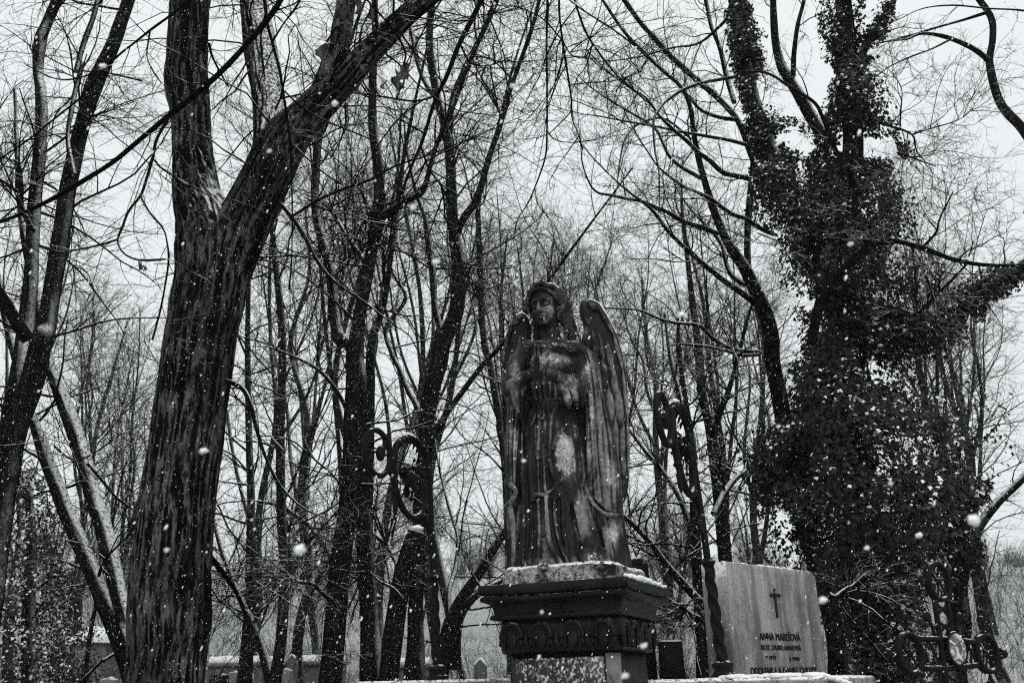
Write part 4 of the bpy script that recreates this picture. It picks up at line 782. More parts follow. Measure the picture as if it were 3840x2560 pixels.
#STATUE_HERE
# ------------------------------------------------------------------ the angel: sculpted as a distance field, skinned with surface nets
SD = 5.5
def S3(ox, oy, dy=0.0): return P(ox, oy, SD + dy)
PXM = mpp(1290, 950, SD)
def A(px, py): return 1102.5 + px * .17576, 643.1 + py * .17576        # close crop of the head and shoulders
def Bq(px, py): return 1102.5 + px * .27343, 888.1 + py * .27343       # close crop of the robe
def smin(a, b, k):
    h = np.clip(.5 + .5 * (b - a) / k, 0, 1); return b * (1 - h) + a * h - k * h * (1 - h)
class Field:
    def __init__(s, lo, hi, h):
        s.lo, s.h = np.array(lo, float), h; s.n = np.ceil((np.array(hi) - s.lo) / h).astype(int) + 1
        s.v = np.full(s.n, .12, np.float32); s.ax = [s.lo[i] + h * np.arange(s.n[i]) for i in range(3)]
    def blk(s, lo, hi, mg):
        a = np.clip(np.floor((np.asarray(lo) - mg - s.lo) / s.h).astype(int), 0, s.n - 1); b = np.clip(np.ceil((np.asarray(hi) + mg - s.lo) / s.h).astype(int) + 1, 1, s.n)
        sl = tuple(slice(a[i], max(b[i], a[i] + 1)) for i in range(3)); g = np.meshgrid(*[s.ax[i][sl[i]].astype(np.float32) for i in range(3)], indexing='ij', sparse=True); return sl, g
    def put(s, sl, d, k=.012, sub=False):
        o = s.v[sl]
        s.v[sl] = -smin(-o, d, k) if sub else smin(o, d, k)
    def caps(s, pts, rad, k=.012, sub=False, n=0, flat=None):
        """chain of round cones; flat=(axis index, factor) squashes"""
        pts = np.asarray(pts, float); rad = np.broadcast_to(np.asarray(rad, float), (len(pts),))
        if n: r = resample(np.hstack([pts, rad[:, None]]), n); pts, rad = r[:, :3], r[:, 3]
        m = rad.max(); sl, (x, y, z) = s.blk(pts.min(0) - m, pts.max(0) + m, k + .012); best = None
        for a, b, ra, rb in zip(pts[:-1], pts[1:], rad[:-1], rad[1:]):
            d = b - a; L = d @ d + 1e-12; t = np.clip(((x - a[0]) * d[0] + (y - a[1]) * d[1] + (z - a[2]) * d[2]) / L, 0, 1)
            q = np.sqrt((x - a[0] - t * d[0]) ** 2 + (y - a[1] - t * d[1]) ** 2 + (z - a[2] - t * d[2]) ** 2) - (ra + (rb - ra) * t)
            best = q if best is None else np.minimum(best, q)
        s.put(sl, best, k, sub)
    def ell(s, c, r, k=.012, ax=None, sub=False):
        c, r = np.asarray(c, float), np.broadcast_to(np.asarray(r, float), (3,)); m = r.max()
        ext = r if ax is None else np.full(3, m)
        sl, (x, y, z) = s.blk(c - ext, c + ext, k + .012); d = [x - c[0], y - c[1], z - c[2]]
        if ax is not None: d = [ax[i][0] * d[0] + ax[i][1] * d[1] + ax[i][2] * d[2] for i in range(3)]
        q = np.sqrt((d[0] / r[0]) ** 2 + (d[1] / r[1]) ** 2 + (d[2] / r[2]) ** 2); q2 = np.sqrt((d[0] / r[0] ** 2) ** 2 + (d[1] / r[1] ** 2) ** 2 + (d[2] / r[2] ** 2) ** 2) + 1e-6
        s.put(sl, q * (q - 1) / q2, k, sub)
    def loft(s, rows, k=.02, amp=0.0, nf=13, ph=0.0, pw=2.0, ztop=None, cut=None, ampz=None):
        """rows: (oy, xl, xr, halfdepth, dy); elliptical sections with cloth folds"""
        z = np.array([S3((r[1] + r[2]) / 2, r[0], r[4])[2] for r in rows]); xa = np.array([S3(r[1], r[0], r[4])[0] for r in rows]); xb = np.array([S3(r[2], r[0], r[4])[0] for r in rows])
        o = np.argsort(z); z, xa, xb = z[o], xa[o], xb[o]; hb = np.array([r[3] for r in rows])[o]; dy = np.array([SD + r[4] for r in rows])[o]
        mb = hb.max(); sl, (X, Y, Zz) = s.blk([xa.min(), (dy - hb).min(), z.min()], [xb.max(), (dy + hb).max(), z.max()], .04)
        zz = Zz[0, 0]; it = lambda v: np.interp(zz, z, v)[None, None].astype(np.float32)
        l, r, b, c = it(xa), it(xb), it(hb), it(dy); cx, a = (l + r) / 2, (r - l) / 2
        u, v = (X - cx) / a, (Y - c) / b
        rho = (np.abs(u) ** pw + np.abs(v) ** pw) ** (1 / pw); d = (rho - 1) * np.minimum(a, b) * .85
        if amp:
            th = np.arctan2(u, -v); zc = (Zz - z.min()).astype(np.float32)
            f = np.abs(np.sin(th * nf * .5 + ph + .5 * np.sin(zc * 3.1 + th * 2) + .35 * np.sin(zc * 7 + th * 5))) ** .7
            f2 = np.abs(np.sin(th * nf * 1.15 + ph * 2 + .6 * np.sin(zc * 4.3 + th * 3)))
            az = 1.0 if ampz is None else np.interp(zz, [z.min(), z.max()], ampz)[None, None]
            d = d - amp * az * (f * 1.2 + f2 * .45 - .95)
        zl, zh = z.min(), z.max()
        d = np.maximum(d, np.maximum(zl - Zz, Zz - zh) + np.float32(0) * d)
        if cut is not None: d = np.maximum(d, np.interp(X, cut[0], cut[1]) - Zz)
        s.put(sl, d, k)
        s.front = lambda ox, oy, off=0.0: front_of(ox, oy)
        def front_of(ox, oy):
            p = S3(ox, oy, 0); h, cc = np.interp(p[2], z, hb), np.interp(p[2], z, dy); x0, x1 = np.interp(p[2], z, xa), np.interp(p[2], z, xb)
            uu = np.clip((p[0] - (x0 + x1) / 2) / ((x1 - x0) / 2), -.97, .97); return cc - h * (1 - abs(uu) ** pw) ** (1 / pw) - SD
        s.front = front_of
    def nets(s):
        v = s.v; h = s.h; neg = v < 0; cs = neg[:-1, :-1, :-1].astype(np.int8)
        c8 = [(i, j, k) for i in (0, 1) for j in (0, 1) for k in (0, 1)]; sh = tuple(np.array(v.shape) - 1)
        cnt = sum(neg[i:i + sh[0], j:j + sh[1], k:k + sh[2]].astype(np.int8) for i, j, k in c8); act = (cnt > 0) & (cnt < 8)
        I = np.argwhere(act); val = {c: v[I[:, 0] + c[0], I[:, 1] + c[1], I[:, 2] + c[2]] for c in c8}
        acc = np.zeros((len(I), 3)); num = np.zeros(len(I))
        for p in c8:
            for ax in range(3):
                if p[ax] == 0:
                    q = tuple(p[i] + (i == ax) for i in range(3)); a, b = val[p], val[q]; cr_ = (a < 0) != (b < 0)
                    t = np.where(cr_, a / np.where(cr_, a - b, 1), 0); e = np.array(p, float)[None] + t[:, None] * np.eye(3)[ax]
                    acc += e * cr_[:, None]; num += cr_
        V = s.lo + (I + acc / num[:, None]) * h; idx = np.full(sh, -1, np.int32); idx[act] = np.arange(len(I)); F = []
        for ax in range(3):
            o1, o2 = [(1, 2), (2, 0), (0, 1)][ax]; a = [slice(1, -1)] * 3; a[ax] = slice(0, -1); b = list(a); b[ax] = slice(1, None)
            na, nb = neg[tuple(a)], neg[tuple(b)]; E = np.argwhere(na != nb); off = np.ones(3, int); off[ax] = 0; E = E + off
            fl = neg[E[:, 0], E[:, 1], E[:, 2]]; e1, e2 = np.eye(3, dtype=int)[o1], np.eye(3, dtype=int)[o2]
            g = lambda w: idx[w[:, 0], w[:, 1], w[:, 2]]
            q = np.stack([g(E), g(E - e1), g(E - e1 - e2), g(E - e2)], 1); q[~fl] = q[~fl][:, ::-1]; F.append(q)
        F = np.vstack(F); F = F[(F >= 0).all(1)]
        return V, F
def relax(V, F, n=1, lam=.5):
    for _ in range(n):
        a = np.zeros_like(V); c = np.zeros(len(V))
        for i in range(4): np.add.at(a, F[:, i], V[F[:, (i + 1) % 4]] + V[F[:, (i - 1) % 4]]); np.add.at(c, F[:, i], 2)
        V = V + lam * (a / np.maximum(c, 1)[:, None] - V)
    return V

f = Field([S3(1140, 1000, 0)[0] - .02, SD - .40, S3(1290, 1316, 0)[2] - .01], [S3(1455, 1000, 0)[0] + .02, SD + .22, S3(1260, 655, 0)[2] + .03], .0036)
# robe: back drapery, right cape, left cape, skirt
f.loft([(1316, 1166, 1446, .17, .06), (1280, 1172, 1440, .15, .06), (1200, 1166, 1428, .13, .06), (1120, 1168, 1412, .11, .08), (1000, 1170, 1390, .09, .10), (860, 1190, 1362, .07, .09)], amp=.012, nf=13, ph=.4)
f.loft([(1200, 1346, 1432, .12, .03), (1100, 1345, 1425, .12, .03), (1000, 1344, 1411, .115, .03), (900, 1342, 1387, .11, .02), (850, 1338, 1376, .10, .01), (815, 1328, 1366, .085, .01)], k=.006, amp=.005, nf=9, ph=1.0,
       cut=([S3(1346, 1140, 0)[0], S3(1356, 1148, 0)[0], S3(1375, 1166, 0)[0], S3(1392, 1182, 0)[0], S3(1432, 1184, 0)[0]], [S3(1346, 1130, 0)[2], S3(1356, 1140, 0)[2], S3(1375, 1162, 0)[2], S3(1392, 1178, 0)[2], S3(1432, 1182, 0)[2]]))
cape_front = f.front
f.loft([(1165, 1162, 1196, .10, .03), (1060, 1160, 1196, .10, .03), (960, 1164, 1202, .10, .03), (890, 1172, 1208, .09, .03)], k=.006, amp=.006, nf=8)
f.loft([(1316, 1180, 1392, .185, -.02), (1270, 1184, 1386, .165, -.02), (1200, 1190, 1366, .148, -.02), (1100, 1197, 1344, .136, -.02), (1010, 1205, 1334, .122, -.01), (960, 1213, 1326, .106, .0), (925, 1220, 1316, .088, .01), (880, 1214, 1324, .096, .01), (840, 1208, 1334, .106, .0), (805, 1214, 1328, .095, .01), (786, 1226, 1308, .07, .02)], k=.008, amp=.010, nf=11, ph=.2, ampz=(1.3, .2))
fr = f.front
def on(px, py, off=0.0, B=True):
    ox, oy = Bq(px, py) if B else (px, py); return S3(ox, oy, fr(ox, oy) + off)
def ridge_(pts, r, k=.010, off=.0, n=10, sub=False): f.caps([on(x, y, off) for x, y in pts], r, k, sub, n)
# chest
f.ell(S3(1268, 835, -.07), (.105, .05, .055), .03)
# the advanced knee and shin
f.ell(on(712, 590, .03), (.058, .080, .130), .022)
f.caps([on(712, 700, .035), on(760, 900, .02), on(850, 1150, .0), on(925, 1330, -.035)], [.055, .046, .042, .042], .02, n=8)
# traced folds
for pts, r in (([(352, 260), (358, 600), (368, 900), (372, 1200), (340, 1490)], .010), ([(395, 330), (420, 650), (442, 900), (462, 1200), (430, 1470)], .011), ([(470, 330), (482, 600)], .007), ([(530, 340), (540, 600), (552, 860)], .009),
               ([(625, 200), (600, 260), (585, 480), (590, 640), (622, 770)], .009), ([(560, 930), (572, 1200), (605, 1350), (690, 1490)], .011), ([(800, 950), (840, 1150), (905, 1275), (995, 1345)], .010), ([(690, 900), (700, 1150), (735, 1420)], .008),
               ([(490, 960), (500, 1200), (480, 1480)], .009), ([(620, 950), (640, 1200), (700, 1450)], .008), ([(300, 300), (270, 600), (262, 800)], .010), ([(255, 1010), (290, 1250), (280, 1500)], .011), ([(720, 330), (690, 360), (640, 420), (610, 520)], .007), ([(740, 420), (810, 520), (830, 700), (800, 800)], .008)):
    ridge_(pts, r * 1.45, k=.008, off=-.005)
for pts, r in (([(455, 980), (470, 1200), (452, 1480)], .010), ([(745, 880), (790, 1080), (870, 1300)], .008), ([(560, 700), (575, 860)], .007), ([(380, 400), (392, 800), (405, 1150), (385, 1450)], .007), ([(510, 620), (520, 900), (530, 1250)], .007), ([(585, 950), (600, 1150), (650, 1350), (720, 1500)], .008), ([(330, 320), (318, 700), (320, 1100), (310, 1400)], .008), ([(770, 1000), (800, 1200), (840, 1380)], .008), ([(660, 950), (668, 1200), (690, 1330)], .006), ([(850, 600), (870, 820), (960, 1100), (1020, 1330)], .010)):
    ridge_(pts, r * 1.45, k=.012, off=-.004, sub=True)
# tunic hem, hem of the left cape
ridge_([(430, 940), (480, 905), (530, 905), (570, 890), (610, 860), (645, 820), (690, 780), (760, 770), (800, 810), (850, 825), (872, 740)], .010, off=-.004, n=24)
f.caps([S3(*Bq(216, 800), -.03), S3(*Bq(270, 830), -.08), S3(*Bq(300, 880), -.10), S3(*Bq(270, 950), -.09), S3(*Bq(222, 1000), -.04)], .013, .01, n=12)
f.caps([S3(ox, oy, cape_front(ox, oy)) for ox, oy in (Bq(912, 900), Bq(945, 970), Bq(1000, 1030), Bq(1060, 1068), Bq(1130, 1072), Bq(1185, 1078))], .011, .008, n=14)
for x0, x1 in ((902, 914), (1010, 1060)):
    pts = [(x0 - 8, 40), (x0, 300), (x0 + 8, 600), (x1, 880)] + ([(x1 + 5, 1020)] if x0 > 950 else [])
    f.caps([S3(*Bq(x, y), cape_front(*Bq(x, y)) + .002) for x, y in pts], .010, .009, n=10)
# belt with a bow
wl = [(1214, 921), (1235, 924), (1262, 923), (1290, 921), (1318, 924)]
for dyq in (-5, 0, 5): f.caps([on(x, y + dyq, -.004, False) for x, y in wl], .0075, .004, n=10)
bow = lambda pts: f.caps([on(x, y, -.018) for x, y in pts], .0068, .004, n=14)
bow([(510, 100), (485, 180), (490, 250), (515, 270), (540, 245), (530, 180), (510, 100)]); bow([(505, 110), (440, 200), (415, 290), (425, 325), (445, 300), (470, 220)]); f.ell(on(508, 98, -.018), .014, .006)
f.caps([on(515, 130, -.012), on(500, 330, -.012), on(490, 520, -.01)], [.008, .010, .012], .005); f.caps([on(540, 130, -.012), on(545, 330, -.012), on(540, 500, -.01)], [.008, .010, .012], .005)
for k_ in range(7):                                         # gathered cloth of the bodice
    x0 = 1222 + k_ * 14; f.caps([on(x0 + rng.uniform(-4, 4), 880, -.002, False), on(1228 + k_ * 12, 912, -.002, False)], .0075, .010)
# arms, wide sleeves
f.caps([S3(1322, 806, .0), S3(1338, 850, -.03), S3(1330, 893, -.11)], [.060, .056, .048], .012, n=6)
f.caps([S3(1330, 893, -.11), S3(1300, 876, -.20), S3(1262, 858, -.265)], [.048, .040, .027], .010, n=6)
f.caps([S3(1206, 806, .0), S3(1184, 850, -.03), S3(1172, 892, -.11)], [.056, .052, .044], .012, n=6)
f.caps([S3(1172, 892, -.11), S3(1196, 872, -.20), S3(1218, 858, -.255)], [.044, .036, .026], .010, n=6)
for pts, r in (([(1284, 862, -.20), (1290, 890, -.19), (1302, 916, -.17), (1306, 934, -.155)], [.026, .030, .026, .012]), ([(1306, 872, -.17), (1316, 900, -.15), (1324, 926, -.13)], [.03, .030, .014]), ([(1326, 890, -.12), (1336, 915, -.10), (1336, 930, -.09)], [.03, .024, .012]),
               ([(1182, 880, -.15), (1184, 915, -.13), (1190, 944, -.11)], [.028, .024, .010]), ([(1166, 886, -.10), (1168, 915, -.08), (1176, 938, -.07)], [.028, .022, .010]), ([(1200, 862, -.20), (1203, 885, -.18), (1200, 905, -.16)], [.022, .018, .008])):
    f.caps([S3(p[0], p[1], p[2] - .02) for p in pts], r, .008, n=8)
for i_ in range(5): f.caps([S3(1316 + i_ * 5, 815 + i_ * 13, -.055), S3(1334 + i_ * 3, 826 + i_ * 14, -.045), S3(1352, 836 + i_ * 12, -.02)], .007, .008)
for i_ in range(5): f.caps([S3(1212 - i_ * 7, 818 + i_ * 12, -.055), S3(1196 - i_ * 6, 828 + i_ * 13, -.05), S3(1178 - i_ * 3, 838 + i_ * 11, -.02)], .007, .008)
# praying hands
for sgn in (-1, 1):
    hx = lambda y, o=0: 1233 + sgn * 4.6 + (854 - y) * -.02 + o
    f.caps([S3(hx(858), 860, -.265), S3(hx(842), 842, -.285), S3(hx(828), 828, -.292)], [.021, .023, .018], .006)
    f.caps([S3(hx(845), 846, -.255), S3(hx(830), 830, -.262)], [.019, .016], .008)
    for j_, (tip, dyy) in enumerate(((797, -.312), (791, -.294), (796, -.276), (806, -.260))):
        f.caps([S3(hx(830), 832, dyy + .004), S3(hx(815), 815, dyy), S3(hx(tip) - sgn * 1.5, tip, dyy + .006)], [.0108, .0098, .0068], .003, n=6)
    f.caps([S3(hx(848) + sgn * 4, 848, -.308), S3(hx(834) + sgn * 6, 833, -.322), S3(hx(822) + sgn * 3, 818, -.326)], [.011, .010, .0065], .005, n=5)
# mantle over the shoulders with its beaded border and two brooches
for rows, r in (([(1212, 792, -.085), (1236, 786, -.105), (1262, 789, -.12), (1290, 797, -.118), (1316, 806, -.10)], .014),): f.caps([S3(*p) for p in rows], r, .010, n=14)
f.caps([S3(1318, 804, -.06), S3(1346, 812, -.02), S3(1368, 842, .03), S3(1372, 870, .05)], [.034, .034, .026, .014], .02, n=8)
f.ell(S3(1312, 806, .0), (.066, .085, .040), .03); f.ell(S3(1222, 808, .01), (.046, .080, .036), .03)
f.caps([S3(1288, 786, -.04), S3(1322, 796, -.06), S3(1346, 814, -.06), S3(1362, 846, -.04)], .011, .012, n=8)
bd = resample(np.array([S3(1214, 790, -.099), S3(1236, 784.5, -.119), S3(1262, 787.5, -.134), S3(1290, 795.5, -.132), S3(1312, 804, -.114)]), 17)
for q_ in bd[1:-1]: f.ell(q_, .0072, .002)
for c_ in (S3(1310, 799, -.118), S3(1213, 790, -.10)):
    for a_ in range(10): f.ell(c_ + np.array([math.cos(a_ * .628) * .019, -.004, math.sin(a_ * .628) * .019]), .006, .003)
    f.ell(c_, (.012, .016, .012), .003)
# neck
f.caps([S3(1268, 796, .02), S3(1266, 770, .01), S3(1262, 742, .0)], [.064, .053, .054], .02)
# head, turned and tilted
yaw, pit, rol = math.radians(-27), math.radians(5), math.radians(-5)
def rz(a): return np.array([[math.cos(a), -math.sin(a), 0], [math.sin(a), math.cos(a), 0], [0, 0, 1]])
def rx(a): return np.array([[1, 0, 0], [0, math.cos(a), -math.sin(a)], [0, math.sin(a), math.cos(a)]])
def ry(a): return np.array([[math.cos(a), 0, math.sin(a)], [0, 1, 0], [-math.sin(a), 0, math.cos(a)]])
HR = rz(yaw) @ rx(pit) @ ry(rol); HC = S3(1256, 710, .0)
HSC = 1.09; H = lambda x, y, z: HC + HR @ np.array([x, y, z]) * HSC; HAX = HR.T
hell = lambda c, r, k=.008, sub=False: f.ell(H(*c), np.asarray(r) * HSC, k, HAX, sub)
hcap = lambda pts, r, k=.006, sub=False, n=0: f.caps([H(*p) for p in pts], np.asarray(r) * HSC, k, sub, n)
hell((0, .018, .030), (.080, .094, .092)); hell((0, -.030, -.035), (.060, .062, .080), .02); hell((0, -.034, .040), (.064, .060, .055), .02)
for s_ in (-1, 1):
    hell((s_ * .034, -.062, -.028), (.026, .026, .030), .012)
    hcap([(s_ * .010, -.092, .026), (s_ * .030, -.090, .032), (s_ * .050, -.074, .024)], [.008, .009, .008], .008)
    hell((s_ * .031, -.097, .008), (.021, .017, .013), .008, sub=True); hell((s_ * .031, -.078, .006), (.0165, .0145, .0125), .002)
    hcap([(s_ * .014, -.088, .010), (s_ * .031, -.0945, .0155), (s_ * .048, -.082, .009)], .0034, .002); hcap([(s_ * .016, -.088, .001), (s_ * .031, -.0925, -.003), (s_ * .046, -.082, .001)], .0028, .002)
    hell((s_ * .010, -.104, -.030), (.009, .011, .008), .005); hcap([(s_ * .019, -.100, -.030), (s_ * .030, -.086, -.055)], .004, .006, sub=True)
hcap([(0, -.088, .028), (0, -.104, .002), (0, -.117, -.026)], [.008, .0085, .0105], .007); hell((0, -.108, -.034), (.009, .009, .006), .004)
hcap([(-.021, -.085, -.057), (-.008, -.096, -.052), (0, -.095, -.054), (.008, -.096, -.052), (.021, -.085, -.057)], .0062, .004, n=9); hcap([(-.017, -.086, -.064), (0, -.096, -.068), (.017, -.086, -.064)], .0068, .004, n=7)
hcap([(-.022, -.092, -.0598), (0, -.1035, -.0595), (.022, -.092, -.0598)], .0018, .002, sub=True, n=7); hell((0, -.099, -.077), (.014, .008, .004), .006, sub=True)
hell((0, -.072, -.092), (.022, .020, .016), .018)
# wavy hair: strands from the parting back and down both sides, curls behind the neck
for s_ in (-1, 1):
    for j_ in range(9):
        t_ = j_ / 8.0; y0 = -.066 + t_ * .130
        pts = []
        for u_ in np.linspace(0, 1, 12):
            an = u_ * (1.75 + .15 * t_); rr_ = 1.0 + .075 * math.sin(u_ * 14 + j_ * 1.1)
            pts.append((s_ * math.sin(an) * .086 * rr_, y0 + .030 * u_ * (1 - t_) + (.014 * math.sin(u_ * 13 + j_ * .8)), .033 + math.cos(an) * .094 * rr_ + .004 * math.sin(u_ * 17)))
        hcap(pts, [.0125] * 11 + [.010], .0015)
    for j_ in range(4):
        b_ = (s_ * (.078 + .005 * j_), .0 + .026 * j_, .02); pts = [(b_[0] + s_ * .010 * math.sin(q_ * 9 + j_), b_[1] + .012 * math.cos(q_ * 8 + j_ * 2), b_[2] - q_ * (.165 + .02 * j_)) for q_ in np.linspace(0, 1, 12)]
        hcap(pts, [.018] * 8 + [.018, .017, .015, .010], .004)
    for c_ in ((.082, .000, -.060), (.087, .014, -.100), (.084, .022, -.138), (.076, -.014, -.028)):
        hell((s_ * c_[0], c_[1], c_[2]), (.017, .019, .022), .005); hcap([(s_ * (c_[0] + .002), c_[1] - .021, c_[2] + .012), (s_ * (c_[0] + .012), c_[1] - .014, c_[2]), (s_ * c_[0], c_[1] - .02, c_[2] - .012)], .0035, .003, sub=True)
hcap([(-.074, -.052, .058), (-.040, -.082, .084), (0, -.088, .094), (.040, -.082, .084), (.074, -.052, .058)], .008, .006, n=12)
# feet
for (x0, y0, x1, y1, dy0, wd) in ((880, 1400, 975, 1468, -.165, 1.0), (470, 1475, 540, 1510, -.15, .8)):
    a_, b_ = S3(*Bq(x0, y0), dy0), S3(*Bq(x1, y1), dy0 - .045); f.caps([a_, b_], [.040 * wd, .030 * wd], .012)
    for j_ in range(5):
        o_ = (j_ - 2) * .0165 * wd; q_ = b_ + np.array([o_, -.012 - .004 * (2 - abs(j_ - 2)), .004]); f.caps([q_, q_ + np.array([.006, -.030 + .004 * j_, -.014])], [.0105, .0085], .003)
for k_ in range(26):                                        # rubble of leaves and rock round the feet
    x_ = rng.uniform(1190, 1400); f.ell(S3(x_, 1306 + rng.uniform(-6, 8), -.15 * (1 - ((x_ - 1290) / 150) ** 2) - .03), rng.uniform(.012, .028, 3), .008)
BV, BF = f.nets(); BV = relax(BV, BF, 1, .3)
def vnorm(V, F):
    n = np.cross(V[F[:, 2]] - V[F[:, 0]], V[F[:, 3]] - V[F[:, 1]]); o = np.zeros_like(V)
    for i in range(4): np.add.at(o, F[:, i], n)
    return o / (np.linalg.norm(o, axis=1, keepdims=True) + 1e-12)
def erode(V, F, a): 
    nn = vnorm(V, F); return V + nn * (a * noise3(V * 28) + a * .8 * noise3(V * 70))[:, None]
BV = erode(BV, BF, .0012)
def convex(V, F, n=10):                                     # ridges paler, hollows darker: relief light and shade put into the colour
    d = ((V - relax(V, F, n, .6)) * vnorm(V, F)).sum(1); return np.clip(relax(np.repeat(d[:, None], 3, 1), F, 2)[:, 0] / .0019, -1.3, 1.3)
def ocoord(V):
    d = V - EYE; w_ = d @ Fv; return (1920 + FPX * (d @ Rc) / w_) / K0, (1280 - FPX * (d @ Uc) / w_) / K0
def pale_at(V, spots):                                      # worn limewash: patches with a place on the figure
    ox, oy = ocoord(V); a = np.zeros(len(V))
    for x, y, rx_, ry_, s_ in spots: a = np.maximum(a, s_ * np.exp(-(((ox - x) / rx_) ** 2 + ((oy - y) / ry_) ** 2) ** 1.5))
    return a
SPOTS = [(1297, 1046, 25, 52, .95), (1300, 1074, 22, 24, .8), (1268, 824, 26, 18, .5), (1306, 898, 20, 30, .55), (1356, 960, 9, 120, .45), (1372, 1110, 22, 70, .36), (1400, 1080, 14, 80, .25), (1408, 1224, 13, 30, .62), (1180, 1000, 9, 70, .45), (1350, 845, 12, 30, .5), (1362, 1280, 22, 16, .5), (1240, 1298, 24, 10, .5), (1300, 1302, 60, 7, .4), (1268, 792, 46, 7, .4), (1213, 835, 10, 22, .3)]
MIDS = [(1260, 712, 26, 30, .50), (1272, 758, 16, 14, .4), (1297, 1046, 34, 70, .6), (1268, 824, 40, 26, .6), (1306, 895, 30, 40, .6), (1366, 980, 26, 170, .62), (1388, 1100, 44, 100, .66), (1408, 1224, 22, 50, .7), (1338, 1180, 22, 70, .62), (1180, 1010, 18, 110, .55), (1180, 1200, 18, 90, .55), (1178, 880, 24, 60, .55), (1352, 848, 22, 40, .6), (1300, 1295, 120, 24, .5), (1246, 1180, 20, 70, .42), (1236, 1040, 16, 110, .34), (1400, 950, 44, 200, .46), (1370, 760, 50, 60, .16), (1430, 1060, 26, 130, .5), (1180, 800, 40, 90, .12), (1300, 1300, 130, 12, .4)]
AB = np.array([.318, 5.52, 0.0])
T = Th("angel_statue", "weathered stone angel with folded wings and praying hands, standing on the dark pedestal", "statue", AB + [0, 0, S3(1290, 1316, 0)[2]])
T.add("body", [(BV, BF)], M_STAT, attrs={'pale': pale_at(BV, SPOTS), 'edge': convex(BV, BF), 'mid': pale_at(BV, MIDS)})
# wings: outline given depth, feathers laid on in overlapping rows
def wing(poly, dyw, rows, label, pale):
    pl = np.array([S3(x, y, dyw) for x, y in poly]); W = Field(pl.min(0) - [.03, .10, .03], pl.max(0) + [.03, .10, .03], .0046); px, pz = pl[:, 0], pl[:, 2]
    gx_, gz_ = np.meshgrid(W.ax[0], W.ax[2], indexing='ij'); dd = np.full(gx_.shape, 9.0); ins = np.zeros(gx_.shape, bool)
    pp_ = resample(np.vstack([pl, pl[:1]]), 70); px, pz = pp_[:-1, 0], pp_[:-1, 2]
    for i_ in range(len(px)):
        j_ = (i_ + 1) % len(px); ex, ez = px[j_] - px[i_], pz[j_] - pz[i_]; wx, wz = gx_ - px[i_], gz_ - pz[i_]; t_ = np.clip((wx * ex + wz * ez) / (ex * ex + ez * ez + 1e-12), 0, 1)
        dd = np.minimum(dd, (wx - ex * t_) ** 2 + (wz - ez * t_) ** 2)
        c1 = (pz[i_] <= gz_) != (pz[j_] <= gz_); ins ^= c1 & (gx_ < px[i_] + (gz_ - pz[i_]) * ex / (ez if abs(ez) > 1e-9 else 1e-9))
    d2 = np.sqrt(dd) * np.where(ins, -1, 1); yy = np.abs(W.ax[1] - (SD + dyw))[None, :, None]
    q1, q2 = d2[:, None, :] + .028, yy - .020; W.v = (np.minimum(np.maximum(q1, q2), 0) + np.sqrt(np.maximum(q1, 0) ** 2 + np.maximum(q2, 0) ** 2) - .024).astype(np.float32)
    for (x0, y0, x1, y1, wd) in rows:
        a_, b_ = S3(x0, y0, dyw - .046), S3(x1, y1, dyw - .040); L = np.linalg.norm(b_ - a_); u_ = (b_ - a_) / L; nx = np.cross(u_, [0, 1, 0]); ax = np.array([nx, np.cross(nx, u_), u_])
        W.ell((a_ + b_) / 2, (wd * PXM, .021, L * .52), .002, ax); W.caps([a_ + [0, -.011, 0], b_ + [0, -.006, 0]], .0035, .002)
    V, F_ = W.nets(); V = erode(relax(V, F_, 1, .4), F_, .0013)
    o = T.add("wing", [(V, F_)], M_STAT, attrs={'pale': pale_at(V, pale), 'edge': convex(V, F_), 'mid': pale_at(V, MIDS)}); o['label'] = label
RW = [(1347, 690), (1334, 694), (1329, 705), (1331, 727), (1338, 745), (1340, 765), (1333, 785), (1334, 830), (1344, 900), (1350, 1000), (1355, 1120), (1392, 1166), (1428, 1163), (1443, 1122), (1447, 1025), (1441, 888), (1438, 866), (1429, 810), (1415, 766), (1398, 732), (1377, 700), (1362, 691)]
fr_r = []
for i_ in range(4): fr_r.append((1346 + i_ * 15, 752 + i_ * 9, 1352 + i_ * 18, 812 + i_ * 13, 10))
for i_ in range(4): fr_r.append((1342 + i_ * 20, 805 + i_ * 10, 1356 + i_ * 20, 878 + i_ * 13, 11))
for i_ in range(4): fr_r.append((1352 + i_ * 22, 865 + i_ * 9, 1366 + i_ * 20, 955 + i_ * 12, 11))
for i_ in range(5): fr_r.append((1362 + i_ * 17, 935 + i_ * 8, 1374 + i_ * 14, 1060 + i_ * 10, 9))
for i_ in range(5): fr_r.append((1374 + i_ * 15, 1030 + i_ * 5, 1386 + i_ * 11, 1162 - i_ * 5, 7.5))
fr_r += [(1352, 698, 1378, 715, 10), (1376, 708, 1412, 775, 7), (1408, 765, 1430, 850, 6), (1430, 850, 1441, 960, 5), (1441, 960, 1442, 1090, 5)]
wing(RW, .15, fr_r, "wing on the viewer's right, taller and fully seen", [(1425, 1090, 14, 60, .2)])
LW = [(1199, 720), (1210, 725), (1219, 745), (1222, 790), (1216, 850), (1206, 950), (1192, 1050), (1172, 1071), (1161, 1067), (1154, 997), (1150, 915), (1150, 854), (1155, 801), (1163, 765), (1175, 739), (1187, 724)]
fr_l = []
for i_ in range(3): fr_l.append((1208 - i_ * 13, 765 + i_ * 10, 1200 - i_ * 15, 832 + i_ * 10, 9))
for i_ in range(3): fr_l.append((1206 - i_ * 15, 820 + i_ * 9, 1190 - i_ * 13, 905 + i_ * 10, 9))
for i_ in range(3): fr_l.append((1194 - i_ * 14, 890 + i_ * 8, 1181 - i_ * 10, 990 + i_ * 8, 8))
